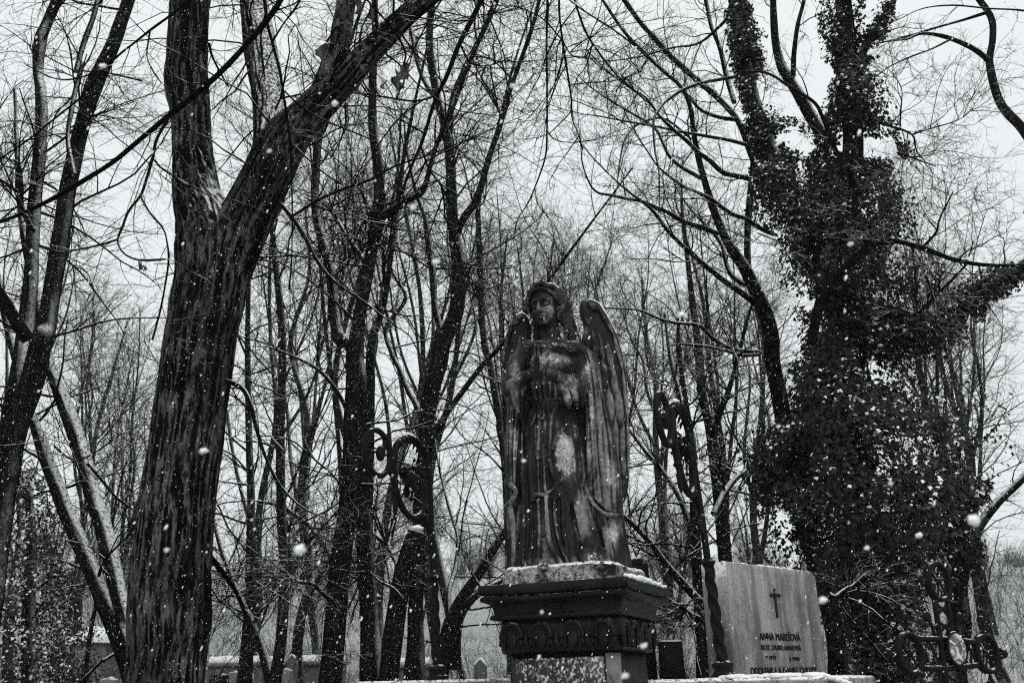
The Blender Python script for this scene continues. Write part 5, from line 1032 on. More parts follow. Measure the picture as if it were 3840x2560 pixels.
for i_ in range(3): fr_l.append((1182 - i_ * 10, 970 + i_ * 5, 1176 - i_ * 6, 1062 - i_ * 4, 6))
fr_l += [(1199, 726, 1178, 748, 8), (1176, 745, 1160, 805, 6), (1158, 805, 1153, 900, 5), (1153, 900, 1157, 1010, 4.5)]
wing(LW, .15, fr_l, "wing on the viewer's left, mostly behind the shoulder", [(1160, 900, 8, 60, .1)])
# snow on the wing tops and the hair
for nm, pts, r_ in (("snow_patch", [S3(1348, 689, .13), S3(1362, 689, .13), S3(1380, 703, .13), S3(1400, 734, .13), S3(1416, 766, .13)], [.003, .007, .006, .004, .002]), ("snow_patch", [S3(1178, 737, .13), S3(1190, 722, .13), S3(1200, 718, .13), S3(1212, 726, .13)], [.002, .005, .006, .003]), ("snow_patch", [H(-.03, .0, .136), H(.02, .0, .141), H(.05, .0, .132), H(.085, .01, .1)], [.002, .005, .005, .002])):
    g = tube1(pts, r_, 10, 40); T.add(nm, [(g[0] + .006 * noise3(g[0] * 55)[:, None], g[1])], M_SNOW)

# ------------------------------------------------------------------ pedestal
PA = math.radians(23); EX = np.array([math.cos(PA), -math.sin(PA), 0]); EY = np.array([math.sin(PA), math.cos(PA), 0]); EZv = np.array([0, 0, 1.0]); PAX = np.array([EX, EY, EZv])
PC = np.array([.318, 5.52, 0]); zf = lambda oy: P(1258, oy, 5.2)[2]
def L3(x, y, z): return PC + EX * x + EY * y + EZv * z
T = Th("pedestal", "blackened square stone pedestal with stepped cornice and arched frieze under the angel", "pedestal", PC)
def ringsq(prof, ch=.0, sub=40):            # square rings (half width, z) with chamfered corners, sides subdivided so stone can be uneven
    out = []
    for hw, z in prof:
        c = min(ch, hw * .5) if ch else .008; cs = [(-hw + c, -hw), (hw - c, -hw), (hw, -hw + c), (hw, hw - c), (hw - c, hw), (-hw + c, hw), (-hw, hw - c), (-hw, -hw + c)]; row = []
        for i_ in range(8):
            a_, b_ = np.array(cs[i_]), np.array(cs[(i_ + 1) % 8]); n_ = sub if i_ % 2 == 0 else 2
            row += [a_ + (b_ - a_) * t_ for t_ in np.arange(n_) / n_]
        out.append([L3(p_[0], p_[1], z) for p_ in row])
    v = np.array(out); K, M, _ = v.shape; idx = np.arange(K * M).reshape(K, M); q = np.stack([idx[:-1], np.roll(idx[:-1], -1, 1), np.roll(idx[1:], -1, 1), idx[1:]], -1).reshape(-1, 4)
    vv = v.reshape(-1, 3); ctop = vv[idx[-1]].mean(0); vv = np.vstack([vv, ctop]); cap = np.stack([idx[-1], np.roll(idx[-1], -1), np.full(M, len(vv) - 1)], 1)
    vv[:-1] += (.005 * noise3(vv[:-1] * 7) + .004 * noise3(vv[:-1] * 30))[:, None] * np.array([1, 1, .6]); return [(vv, q), (None, cap)]
def dens(p, n=5):
    p = np.array(p, float); return np.vstack([p[i_] + (p[i_ + 1] - p[i_]) * t_ for i_ in range(len(p) - 1) for t_ in np.arange(n)[:, None] / n] + [p[-1:]])
zs = [zf(y) for y in (1336, 1359, 1363, 1370, 1379, 1401, 1406, 1415, 1418, 1492)]
tor = [(.372 + .026 * math.sin(a_), zs[3] + (zs[2] - zs[4]) * .5 * -math.cos(a_)) for a_ in np.linspace(0, math.pi, 9)]
cav = [(.338 + .034 * (1 - math.cos(a_)), zs[5] + (zs[4] - zs[5]) * math.sin(a_)) for a_ in np.linspace(0, math.pi / 2, 7)]
T.add("cornice", ringsq([(.338, zs[8]), (.352, zs[8] + .003), (.356, (zs[6] + zs[7]) / 2), (.350, zs[6]), (.338, zs[6] + .003)] + cav + tor + [(.374, zs[2]), (.380, zs[1] - .004), (.400, zs[1]), (.404, zs[1] + .006), (.402, zs[0] - .008), (.394, zs[0]), (.30, zs[0] + .006)]), M_PED)
zfr = zs[9]
T.add("frieze", ringsq(dens([(.30, zfr - .012), (.322, zfr - .006), (.326, zfr + .01), (.328, zs[8] - .003), (.31, zs[8] - .0005)], 3), ch=.05), M_PED)
T.add("shaft", ringsq(dens([(.32, 0.25), (.292, .26), (.292, zfr - .012)], 6), ch=.055), M_PED)
T.add("footing", ringsq([(.46, -.1), (.46, .22), (.44, .25), (.29, .2505)]), M_PED)
H_ = zs[8] - zfr
for side in range(2):
    f0 = (lambda u, o, z: L3(u, -.328 - o, z)) if side == 0 else (lambda u, o, z: L3(.328 + o, u, z))
    for u0 in ((-.245, -.085, .085, .245) if side == 0 else (-.235, -.08, .08, .235)):
        for r_, th_, off in ((.056, .0125, .005), (.040, .008, .003)):
            pts = [f0(u0 - r_, off, zfr + H_ * (.16 if off > .003 else .05))] + [f0(u0 - r_ * math.cos(a_), off, zfr + H_ * .46 + r_ * 1.05 * math.sin(a_)) for a_ in np.linspace(0, math.pi, 11)] + [f0(u0 + r_, off, zfr + H_ * (.16 if off > .003 else .05))]
            T.add("arch_moulding", [tube1(pts, th_, 8, 40)], M_PED)
        if side == 0: T.add("arch_panel", [ball(f0(u0, .0, zfr + H_ * .30), (.030, .010, H_ * .26), PAX, 12, 8)], M_PED)
    for u0 in ((-.165, 0, .165) if side == 0 else (-.157, 0, .157)):
        T.add("pendant", [box(f0(u0, .004, zfr + H_ * .15), (.022, .010, H_ * .06), PAX if side == 0 else np.array([EY, EX, EZv])), tube1([f0(u0, .004, zfr + H_ * .20), f0(u0, .006, zfr + H_ * .4), f0(u0, .002, zfr + H_ * .62)], [.018, .011, .005], 8, 12)], M_PED)
T.add("inscription_panel", prism([(-.235, .30), (.235, .30), (.235, zfr - .035), (-.235, zfr - .035)], EX, EZv, L3(0, -.2925, 0), .016, -EY, .004), M_SPECK)
fx = (EX - EY) / math.sqrt(2); px_ = PC + (EX * .2925 - EY * .2925) - fx * .0275 * math.sqrt(2); sx_ = (EX + EY) / math.sqrt(2)
cpil = [prism([(-.040, .30), (.040, .30), (.040, zfr - .02), (-.040, zfr - .02)], sx_, EZv, px_, .016, fx, .006)]
T.add("corner_pilaster", cpil[0] , M_PIL)
ze = zfr - .16
T.add("carved_cross", [tube1([px_ + fx * .017 + sx_ * -.030 + EZv * (ze + .05), px_ + fx * .019 + EZv * ze, px_ + fx * .017 + sx_ * .030 + EZv * (ze + .05)], [.009, .006, .009], 6, 8), tube1([px_ + fx * .017 + sx_ * -.030 + EZv * (ze - .06), px_ + fx * .019 + EZv * ze, px_ + fx * .017 + sx_ * .030 + EZv * (ze - .06)], [.009, .006, .009], 6, 8)], M_PIL)
pk = [prism([(-.05, zfr + .06), (.05, zfr + .06), (.05, zs[8] - .006), (-.05, zs[8] - .006)], sx_, EZv, PC + (EX - EY) * .328 - fx * .05 * math.sqrt(2) * .5, .014, fx, .005)]
T.add("corner_block", pk[0], M_PED)
# snow along the right cornice edge and on the ledge
for pts, r_ in (([L3(.392, -.385, zs[0] + .004), L3(.392, -.2, zs[0] + .008), L3(.392, 0, zs[0] + .008), L3(.392, .36, zs[0] + .006)], [.010, .014, .012, .008]),):
    g = tube1(pts, r_, 10, 120); T.add("snow_patch", [(g[0] + .008 * noise3(g[0] * 45)[:, None] + [0, 0, .002], g[1])], M_SNOW)
bl = Th("statue_base", "cracked pale block with peeling limewash between the angel's feet and the cornice", "plinth", L3(0, 0, zs[0] + .04))
zb = S3(1290, 1302, -.15)[2]
# uneven block: follow the square, a little rough
parts = ringsq(dens([(.312, zs[0] - .01), (.306, zs[0] + .03), (.300, zb - .010), (.285, zb + .006)], 6), ch=.02, sub=26); vv = parts[0][0]; vv += .006 * noise3(vv * 14)[:, None] + .003 * noise3(vv * 45)[:, None]
bl.add("block", parts, M_CRACK)

# ------------------------------------------------------------------ gravestones on the raised slab
ZS = P(1690, 1555.5, 6.4)[2]
G0 = P(1666, 1288, 6.6); ang = math.atan2(.80, .82); GU = np.array([math.cos(ang), math.sin(ang), 0]); GN = np.array([math.sin(ang), -math.cos(ang), 0])
G0[2] = 0
def on_face(ox, oy):                        # point of the headstone's front plane
    r = ray(ox, oy); t = ((G0 - EYE) @ GN) / (r @ GN); return EYE + r * t
def fu(ox, oy): q = on_face(ox, oy) - G0; return q @ GU, q[2]
slab = Th("tomb_slab", "long low stone tomb slab with snowy top carrying the headstone and the right lantern post", "slab", (1.6, 7, 0))
e0, e1 = P(1440, 1557, 6.2), P(1906, 1557, 6.05); e2 = P(1950, 1569, 6.0)
pl = np.array([[e0[0], e0[1]], [e1[0], e1[1]], [e1[0] + .10, e1[1] + .02], [e1[0] + 1.0, 8.3], [e0[0] + .2, 8.6]])
zz = [(0, 1.0, -.1), (0, 1.0, ZS - .16), (.03, 1, ZS - .15), (.03, 1, ZS - .02), (.0, 1, ZS - .004), (-.02, 1, ZS)]
cen = pl.mean(0); n_ = 40; per = resample(np.vstack([np.hstack([pl, np.zeros((5, 1))]), [[pl[0, 0], pl[0, 1], 0]]]), 5 * n_ + 1)[:-1, :2]
per = np.vstack([pl[i_] + (pl[(i_ + 1) % 5] - pl[i_]) * t_ for i_ in range(5) for t_ in (np.arange(n_) / n_)[:, None]])
rows = []
for off, _, z_ in zz:
    d_ = per - cen; rows.append(np.hstack([per + d_ / np.linalg.norm(d_, axis=1, keepdims=True) * off, np.full((len(per), 1), z_)]))
v = np.array(rows); v += .004 * noise3(v * 12)[..., None]; K, M, _ = v.shape; idx = np.arange(K * M).reshape(K, M)
q = np.stack([idx[:-1], np.roll(idx[:-1], -1, 1), np.roll(idx[1:], -1, 1), idx[1:]], -1).reshape(-1, 4); vv = np.vstack([v.reshape(-1, 3), [[cen[0], cen[1], ZS]]])
slab.add("slab_block", [(vv, q), (None, np.stack([idx[-1], np.roll(idx[-1], -1), np.full(M, len(vv) - 1)], 1))], M_GGRAN)
sp = []
for k in range(46):
    t_ = rng.random(); c = np.append(pl[0] + (pl[1] - pl[0]) * (.5 + .5 * t_) + [0, rng.uniform(.0, .16)], ZS + .003); r_ = rng.uniform(.008, .034); b_ = ball(c, (r_ * 1.7, r_ * 1.3, r_ * .55), nu=10, nv=7); sp.append((b_[0] + .006 * noise3(b_[0] * 50)[:, None], b_[1]))
for (x_, y_, r_) in ((1925, 1560, .02), (1938, 1564, .018), (1912, 1556, .02), (1948, 1568, .016)):
    b_ = ball(P(x_, y_, 6.0), (r_ * 1.6, r_, r_ * .7), nu=10, nv=7); sp.append(b_)
slab.add("snow_patch", sp, M_SNOW)

hs = Th("headstone", "broad grey granite headstone with a thin cross and black lettering, snow along its foot", "headstone", (G0[0] + .5, G0[1] + .5, ZS))
(uR, zR), (uT, zT), (uR2, zR2), (_, zL) = fu(1904, 1549), fu(1862, 1311.5), fu(1872.7, 1322.7), fu(1666, 1288)
uW = max(uR2, uT + .03)
hs.add("stone_block", prism([(0, ZS - .02), (uW, ZS - .02), (uW, zR2), (uT, zL - .004), (.004, zL)], GU, EZv, G0, .20, -GN, .006), M_GGRAN, smooth=False)
def textobj(s_, x0, x1, yb, yt, tag_=None):
    """letters fitted between two points of the face"""
    (u0, z0), (u1, _), (_, zt) = fu(x0, yb[0]), fu(x1, yb[1]), fu(x0, yt)
    cu = bpy.data.curves.new("inscription", 'FONT'); cu.body = s_; cu.size = 1.0; cu.extrude = .004; cu.offset = -.003
    tmp = bpy.data.objects.new("inscription_curve", cu); COL.objects.link(tmp); bpy.context.view_layer.update()
    me = bpy.data.meshes.new_from_object(tmp.evaluated_get(bpy.context.evaluated_depsgraph_get())); bpy.data.objects.remove(tmp); me.materials.clear(); me.materials.append(M_LET)
    o = bpy.data.objects.new("inscription", me); COL.objects.link(o); o.parent = hs.root; bpy.context.view_layer.update(); w_ = max(o.dimensions[0], .01); sx_, sz_ = (u1 - u0) / w_, (zt - z0) / .72
    m4 = Matrix.Identity(4); org = G0 + GU * u0 + EZv * z0 + GN * .0025 - hs.loc
    for i_ in range(3): m4[i_][0], m4[i_][1], m4[i_][2], m4[i_][3] = GU[i_] * sx_, EZv[i_] * sz_, GN[i_], org[i_]
    o.matrix_local = m4
Dp = lambda px, py: (1500.6 + px * .18747, 1274 + py * .18747)
def T_(s_, xl, xr, ybl, ybr, ytl): textobj(s_, Dp(xl, 0)[0], Dp(xr, 0)[0], (Dp(0, ybl)[1], Dp(0, ybr)[1]), Dp(0, ytl)[1])
T_("ANNA MARE\u0160OV\u00c1", 1300, 1800, 1040, 1070, 945); T_("ROZ. DUBCHANOV\u00c1", 1318, 1805, 1160, 1190, 1095)
T_("* 1913", 1378, 1498, 1278, 1283, 1228); T_("\u2020 1981", 1660, 1782, 1292, 1298, 1245); T_("ODOLENKA A DANIEL CHYTR\u00dd", 1190, 2000, 1472, 1490, 1372)
(ux, zt_), (_, zb_), (_, za_) = fu(*Dp(1472, 410)), fu(*Dp(1520, 770)), fu(*Dp(1480, 492)); ux2 = fu(*Dp(1495, 600))[0]
cz = [prism([(ux2 - .009, zb_), (ux2 + .009, zb_), (ux2 + .009, zt_), (ux2 - .009, zt_)], GU, EZv, G0 + GN * .0005, .008, GN, .003)]
hs.add("cross_upright", cz[0], M_LET); hs.add("cross_arm", prism([(ux2 - .062, za_ - .008), (ux2 + .062, za_ - .008), (ux2 + .062, za_ + .010), (ux2 - .062, za_ + .010)], GU, EZv, G0 + GN * .001, .010, GN, .003), M_LET)
g = tube1([G0 + GU * .03 - GN * .05 + EZv * (zL + .001), G0 + GU * uT * .5 - GN * .05 + EZv * (zL), G0 + GU * uT - GN * .05 + EZv * (zL - .003)], [.006, .010, .008], 8, 60); hs.add("snow_patch", [(g[0] + .007 * noise3(g[0] * 40)[:, None], g[1])], M_SNOW)

# black tapering stele behind the pedestal
d_ = 6.9; bl_, br_, tl_, tr_ = P(1452, 1557, d_), P(1511, 1558, d_), P(1447, 1296, d_), P(1489.5, 1296, d_); zt2 = P(1470, 1279, d_ + .12)[2]
st_ = Th("black_stele", "tall black granite gravestone narrowing to a snowy top, behind the pedestal's right side", "gravestone", ((bl_ + br_) / 2) * [1, 1, 0])
lx = bl_[0] - .16
def frus(pts0, z0, pts1, z1): 
    v_ = np.array([[x_, y_, z0] for x_, y_ in pts0] + [[x_, y_, z1] for x_, y_ in pts1]); return v_, np.array([[0, 1, 5, 4], [1, 2, 6, 5], [2, 3, 7, 6], [3, 0, 4, 7], [3, 2, 1, 0], [4, 5, 6, 7]])
st_.add("stone_block", [frus([(lx, d_), (br_[0], d_), (br_[0] + .03, d_ + .26), (lx, d_ + .26)], bl_[2] - .05, [(lx + .05, d_ + .02), (tr_[0], d_ + .02), (tr_[0] + .02, d_ + .24), (lx + .05, d_ + .24)], tr_[2])], M_BGRAN, smooth=False)
st_.add("bevelled_top", [frus([(lx + .05, d_ + .0201), (tr_[0], d_ + .0201), (tr_[0] + .02, d_ + .24), (lx + .05, d_ + .24)], tr_[2], [(lx + .09, d_ + .10), (tr_[0] - .045, d_ + .10), (tr_[0] - .04, d_ + .17), (lx + .09, d_ + .17)], zt2)], M_BGRAN, smooth=False)
st_.add("stone_footing", [frus([(lx - .08, d_ - .06), (br_[0] + .1, d_ - .06), (br_[0] + .1, d_ + .34), (lx - .08, d_ + .34)], -.05, [(lx - .06, d_ - .04), (br_[0] + .08, d_ - .04), (br_[0] + .08, d_ + .32), (lx - .06, d_ + .32)], bl_[2] - .05)], M_BGRAN, smooth=False)
d_ = 6.75; a_, b_ = P(1524, 1557, d_), P(1577, 1557, d_); zt3 = P(1550, 1471.5, d_)[2]; c_ = P(1511, 1475, d_ + .12)
bk = Th("black_block", "small square black granite block on the slab between the tall black gravestone and the headstone", "gravestone", (a_[0] + .05, d_, ZS))
sk = [(a_[0], d_), (b_[0], d_ + .03), (b_[0] - .03, d_ + .2), (c_[0], d_ + .14)]
bk.add("stone_block", [frus(sk, ZS - .01, [(x_ + (.004 if i_ in (0, 3) else -.006), y_) for i_, (x_, y_) in enumerate(sk)], zt3)], M_BGRAN, smooth=False)
g = frus([(sk[0][0] + .008, sk[0][1] + .006), (sk[1][0] - .012, sk[1][1] + .006), (sk[2][0] - .008, sk[2][1] - .006), (sk[3][0] + .01, sk[3][1])], zt3, [(sk[0][0] + .012, sk[0][1] + .012), (sk[1][0] - .016, sk[1][1] + .012), (sk[2][0] - .012, sk[2][1] - .012), (sk[3][0] + .014, sk[3][1])], zt3 + .006); bk.add("snow_patch", [g], M_SNOW, smooth=False)

# ------------------------------------------------------------------ lantern posts of wrought iron
def lantern(base, label):
    T = Th("lantern_post", label, "lantern post", base, "wrought iron lantern posts by the graves"); B0 = np.asarray(base, float); U = np.array([1, 0, 0.0]); Vn = np.array([0, 1.0, 0])
    L = lambda u, z, o=0.0: B0 + U * u + Vn * o + EZv * z
    T.add("foot", [lathe([(.001, 0), (.075, 0), (.078, .02), (.066, .028), (.052, .05), (.060, .062), (.064, .082), (.050, .092), (.040, .10), (.001, .10)], B0, 24)], M_IRON)
    K, S = 90, 28; z = np.linspace(.095, .66, K); th = np.arange(S) / S * 2 * math.pi; R = .030 + .0065 * np.cos(3 * (th[None] + z[:, None] * 17)); R *= (1.06 - .12 * (z[:, None] - .095) / .57)
    v = np.stack([R * np.cos(th), R * np.sin(th), np.repeat(z[:, None], S, 1)], -1).reshape(-1, 3) + B0; idx = np.arange(K * S).reshape(K, S)
    T.add("twisted_shaft", [(v, np.stack([idx[:-1], np.roll(idx[:-1], -1, 1), np.roll(idx[1:], -1, 1), idx[1:]], -1).reshape(-1, 4))], M_IRON)
    T.add("collar", [lathe([(.020, .655), (.032, .66), (.036, .672), (.046, .680), (.048, .690), (.034, .696), (.030, .705), (.024, .712)], B0, 24)], M_IRON)
    zc, uc, rr_ = 1.40, .235, .235
    arc = [L(uc - rr_ * math.cos(a_), zc + rr_ * math.sin(a_)) for a_ in np.linspace(0, math.pi * .5, 8)]
    T.add("upper_shaft", [tube1([L(0, .70), L(0, 1.0), L(0, 1.2), L(0, zc - .05), L(.004, zc + .02)], [.0225, .0215, .0205, .0195, .018], 12, 40)], M_IRON)
    sp_ = []
    for t_ in np.linspace(0, 1, 40):
        a_ = t_ * math.pi * 2.75; q_ = rr_ * (1 - .0 * t_) * (1 if a_ < 4.2 else 1 - (a_ - 4.2) / 8.5); sp_.append(L(uc - q_ * math.cos(a_), zc + q_ * math.sin(a_) - (.10 * min(1, max(0, (a_ - 2.6) / 2)) )))
    T.add("main_scroll", [tube1(sp_, np.interp(np.linspace(0, 1, 40), [0, .25, .5, .9, 1], [.022, .024, .022, .018, .014]), 12, 130)], M_IRON)
    for k_ in range(9):                                     # ribbed leaf wrapped over the top of the crook
        a_ = .75 + k_ * .2; c_ = L(uc - rr_ * math.cos(a_), zc + rr_ * math.sin(a_)); T.add("leaf_rib", [tube1([c_ + Vn * -.045 - EZv * .026, c_ + Vn * -.028 + EZv * .010, c_ + EZv * .024, c_ + Vn * .028 + EZv * .010, c_ + Vn * .045 - EZv * .026], [.005, .010, .011, .010, .005], 8, 14)], M_IRON)
    fc = L(uc + .01, zc - .06); fl = [ball(fc, (.045, .075, .05))]
    for k_ in range(7):
        a_ = k_ * .9; fl.append(ball(fc + U * .062 * math.cos(a_) + EZv * .072 * math.sin(a_) + Vn * .05 * (-1) ** k_, (.034, .020, .045), None, 10, 7))
    for k_ in range(9):
        a_ = k_ * .7 + .3; fl.append(tube1([fc, fc + U * .07 * math.cos(a_) + EZv * .09 * math.sin(a_) + Vn * .03 * math.sin(k_ * 2.1), fc + Vn * .055 * math.sin(k_ * 2.1) + U * .10 * math.cos(a_ + .3) + EZv * .135 * math.sin(a_ + .3)], [.007, .005, .004], 6, 10)); fl.append(ball(fc + Vn * .055 * math.sin(k_ * 2.1) + U * .10 * math.cos(a_ + .3) + EZv * .137 * math.sin(a_ + .3), .013, None, 8, 6))
    T.add("rosette", fl, M_IRON)
    T.add("cross_bar", [tube1([L(.02, zc + .06), L(.22, zc + .045), L(.44, zc + .05)], [.008, .007, .008], 8, 14)], M_IRON)
    rc, r2 = L(.655, zc + .07), .155; ring = [rc + U * r2 * math.cos(a_) * .95 + EZv * r2 * math.sin(a_) for a_ in np.linspace(math.pi * 1.05, -math.pi * 1.25, 30)]
    T.add("end_scroll", [tube1(ring + [rc + U * -.07 + EZv * .02, rc + U * -.03], [.020] * 30 + [.014, .012], 12, 90)], M_IRON)
    T.add("hub", [ball(rc + U * -.035, (.036, .030, .055)), tube1([rc + U * -.14, rc + U * -.03, rc + U * .14], .008, 8, 10)], M_IRON)
    T.add("clasp", [ball(L(.485, zc + .02), (.034, .028, .05)), ball(L(.50, zc - .04), (.022, .022, .03))], M_IRON)
    T.add("finial", [lathe([(.001, .17), (.010, .165), (.012, .13), (.026, .118), (.028, .104), (.014, .092), (.012, .06), (.018, .05), (.016, -.02), (.010, -.05), (.001, -.07)], L(.46, zc - .28), 14)], M_IRON)
    lc = [L(.02, zc - .42), L(.055, zc - .36), L(.10, zc - .30), L(.15, zc - .31), L(.20, zc - .335)]; T.add("bracket_leaf", [tube1(lc, [.010, .022, .026, .020, .014], 8, 20), tube1([L(.02, zc - .42), L(.05, zc - .50), L(.075, zc - .54), L(.09, zc - .50), L(.07, zc - .46)], [.012, .014, .012, .010, .007], 8, 20)], M_IRON)
    g = tube1([L(uc - .12, zc + rr_ + .012), L(uc, zc + rr_ + .034), L(uc + .10, zc + rr_ + .02)], [.006, .013, .008], 8, 30); T.add("snow_patch", [(g[0] + .006 * noise3(g[0] * 60)[:, None], g[1])], M_SNOW)
    return T
LB = P(1005, 1561, 7.2); LP = lantern(LB, "wrought iron lantern post with wide open scrolls, left of the angel")
LP.root.rotation_euler = (0, math.radians(-2.2), 0)
def turn(o, yaw_, lean): o.rotation_mode = 'QUATERNION'; o.rotation_quaternion = (Matrix.Rotation(lean, 3, 'Y') @ Matrix.Rotation(yaw_, 3, 'Z')).to_quaternion()
turn(LP.root, math.radians(180 + 63), math.radians(-2.6))
r2_ = LP.root.copy(); COL.objects.link(r2_); r2_['label'] = "wrought iron lantern post seen nearly edge on, standing before the granite headstone"
r2_.location = P(1664, 1557, 6.35); turn(r2_, math.radians(180 + 67), math.radians(-3.4))
for ch in list(LP.root.children):
    c_ = ch.copy(); COL.objects.link(c_); c_.parent = r2_
kb = Th("stone_kerb", "low stone kerb block under the left lantern post at the bottom edge", "kerb", (LB[0], LB[1], 0)); kb.add("kerb_block", prism([(-.5, -.35), (.5, -.35), (.5, .35), (-.5, .35)], np.array([1, 0, 0]), np.array([0, 1, 0]), np.array([LB[0], LB[1], -.05]), LB[2] + .05, EZv, .02), M_GGRAN)

# ------------------------------------------------------------------ ornate iron cross, lower right
CD = 4.9; CC = P(2180, 1500, CD); ya = math.radians(36); CU = np.array([math.cos(ya), math.sin(ya), 0]); CN = np.array([math.sin(ya), -math.cos(ya), 0])
T = Th("iron_cross", "ornate openwork cast iron cross with ringed ends and a white oval plaque, lower right corner", "grave cross", (CC[0], CC[1], 0))
s_ = mpp(2180, 1500, CD); X3 = lambda u, z, o=0.0: CC + CU * u + EZv * z + CN * o
def bar(pts, r_, nm="bar", n=16, Sx=8): return tube1([X3(*p_) for p_ in pts], r_, Sx, n)
RR, AL = 42 * s_, 155 * s_
HU = AL * 1.04
def ringend(cu, cz, dx, dz):
    ring = [X3(cu + RR * math.cos(a_), cz + RR * math.sin(a_)) for a_ in np.linspace(0, 2 * math.pi, 33)]
    K = 33; prof = np.array([[-.008, -.018], [.008, -.018], [.010, 0], [.008, .018], [-.008, .018], [-.010, 0]]); v = np.array([[X3(cu + (RR + p_[0]) * math.cos(a_), cz + (RR + p_[0]) * math.sin(a_), p_[1]) for p_ in prof] for a_ in np.linspace(0, 2 * math.pi, 33)]).reshape(-1, 3); idx = np.arange(K * 6).reshape(K, 6)
    o = T.add("ring", [(v, np.stack([idx[:-1], np.roll(idx[:-1], -1, 1), np.roll(idx[1:], -1, 1), idx[1:]], -1).reshape(-1, 4))], M_IRON)
    lat = []
    for k_ in range(6):
        a_ = k_ * math.pi / 3; lat.append(bar([(cu, cz), (cu + RR * .55 * math.cos(a_ + .3), cz + RR * .55 * math.sin(a_ + .3)), (cu + RR * math.cos(a_), cz + RR * math.sin(a_))], .0055)); c_ = (cu + RR * .62 * math.cos(a_ + .52), cz + RR * .62 * math.sin(a_ + .52)); lat.append(bar([(c_[0] + .017 * math.cos(b_), c_[1] + .017 * math.sin(b_)) for b_ in np.linspace(0, 6.28, 9)], .0042, n=18))
    lat.append(ball(X3(cu, cz), (.018, .012, .018))); mesh("ring_tracery", lat, M_IRON, T.loc, o); o2 = T.root.children
    for (ddx, ddz) in [(dx, dz), (dz, dx), (-dz, -dx)]:
        e_ = (cu + ddx * (RR + .012), cz + ddz * (RR + .012)); px2, pz2 = -ddz, ddx; fi = []
        for s2 in (-1, 1): fi.append(bar([e_, (e_[0] + ddx * .02 + px2 * s2 * .014, e_[1] + ddz * .02 + pz2 * s2 * .014), (e_[0] + ddx * .034 + px2 * s2 * .018, e_[1] + ddz * .034 + pz2 * s2 * .018)], .005, n=8)); fi.append(ball(X3(e_[0] + ddx * .034 + px2 * s2 * .018, e_[1] + ddz * .034 + pz2 * s2 * .018), .0095, None, 10, 7))
        fi.append(bar([e_, (e_[0] + ddx * .05, e_[1] + ddz * .05)], .006, n=6)); fi.append(ball(X3(e_[0] + ddx * .058, e_[1] + ddz * .058), (.019, .019, .023), None, 12, 8)); fi.append(bar([(e_[0] + ddx * .07, e_[1] + ddz * .07), (e_[0] + ddx * .094, e_[1] + ddz * .094)], [.007, .003], n=6))
        T.add("finial", fi, M_IRON)
ringend(-AL, 0, -1, 0); ringend(AL, 0, 1, 0); ringend(0, HU, 0, 1)
hw = 35 * s_ * .9
for (p0, p1) in (((0, -.95), (0, HU - RR)), ((-AL + RR, 0), (AL - RR, 0))):
    fr_ = []; d0 = np.array(p1, float) - p0; Ln = np.linalg.norm(d0); d0 /= Ln; n0 = np.array([-d0[1], d0[0]])
    for s2 in (-1, 1): fr_.append(bar([tuple(np.array(p0) + n0 * hw * s2), tuple(np.array(p0) + d0 * Ln * .5 + n0 * hw * s2), tuple(np.array(p1) + n0 * hw * s2 * .8)], .014, n=20))
    T.add("upright" if p0[0] == 0 else "cross_arm", fr_, M_IRON); tc_ = []; nk = int(Ln / .075)
    for k_ in range(nk):
        c_ = np.array(p0) + d0 * (k_ + .5) * Ln / nk
        for s2 in (-1, 1): tc_.append(bar([tuple(c_ - d0 * .036 - n0 * hw * s2 * .9), tuple(c_ + n0 * .006 * s2), tuple(c_ + d0 * .036 + n0 * hw * s2 * .9)], .006, n=10)); tc_.append(bar([tuple(c_ + n0 * hw * .5 * s2 + np.array([.014 * math.cos(b_), .014 * math.sin(b_)])) for b_ in np.linspace(0, 6.28, 9)], .0045, n=14))
        tc_.append(ball(X3(*c_), (.012, .012, .012), None, 8, 6))
    T.add("tracery", tc_, M_IRON)
for sx2, sz2 in ((-1, 1), (1, 1), (-1, -1), (1, -1)):
    e_ = (sx2 * .135, sz2 * .165); T.add("ray_scroll", [bar([(sx2 * .03, sz2 * .05), (sx2 * .09, sz2 * .08), (sx2 * .11, sz2 * .13), e_], [.010, .009, .008, .007], n=14), ball(X3(*e_), (.030, .012, .024), np.array([CU, CN, EZv]), 14, 8), bar([(sx2 * .06, sz2 * .13), (sx2 * .09, sz2 * .11), (sx2 * .10, sz2 * .08), (sx2 * .07, sz2 * .07)], .007, n=12)], M_IRON)
pq = ball(X3(.025, .02, .03), (.068, .014, 36 * s_ * .95), np.array([CU, CN, EZv]), 28, 14); T.add("oval_plaque", [pq], M_ENAM)
pf = [bar([(.025 + .070 * math.cos(a_), .02 + 36 * s_ * math.sin(a_), .026) for a_ in np.linspace(0, 6.283, 25)], .007, n=50)]; T.add("plaque_frame", pf, M_IRON)
T.add("stone_socket", [frus([(CC[0] - .2, CC[1] - .2), (CC[0] + .2, CC[1] - .2), (CC[0] + .2, CC[1] + .2), (CC[0] - .2, CC[1] + .2)], -.05, [(CC[0] - .15, CC[1] - .15), (CC[0] + .15, CC[1] - .15), (CC[0] + .15, CC[1] + .15), (CC[0] - .15, CC[1] + .15)], CC[2] - .93)], M_GGRAN, smooth=False)

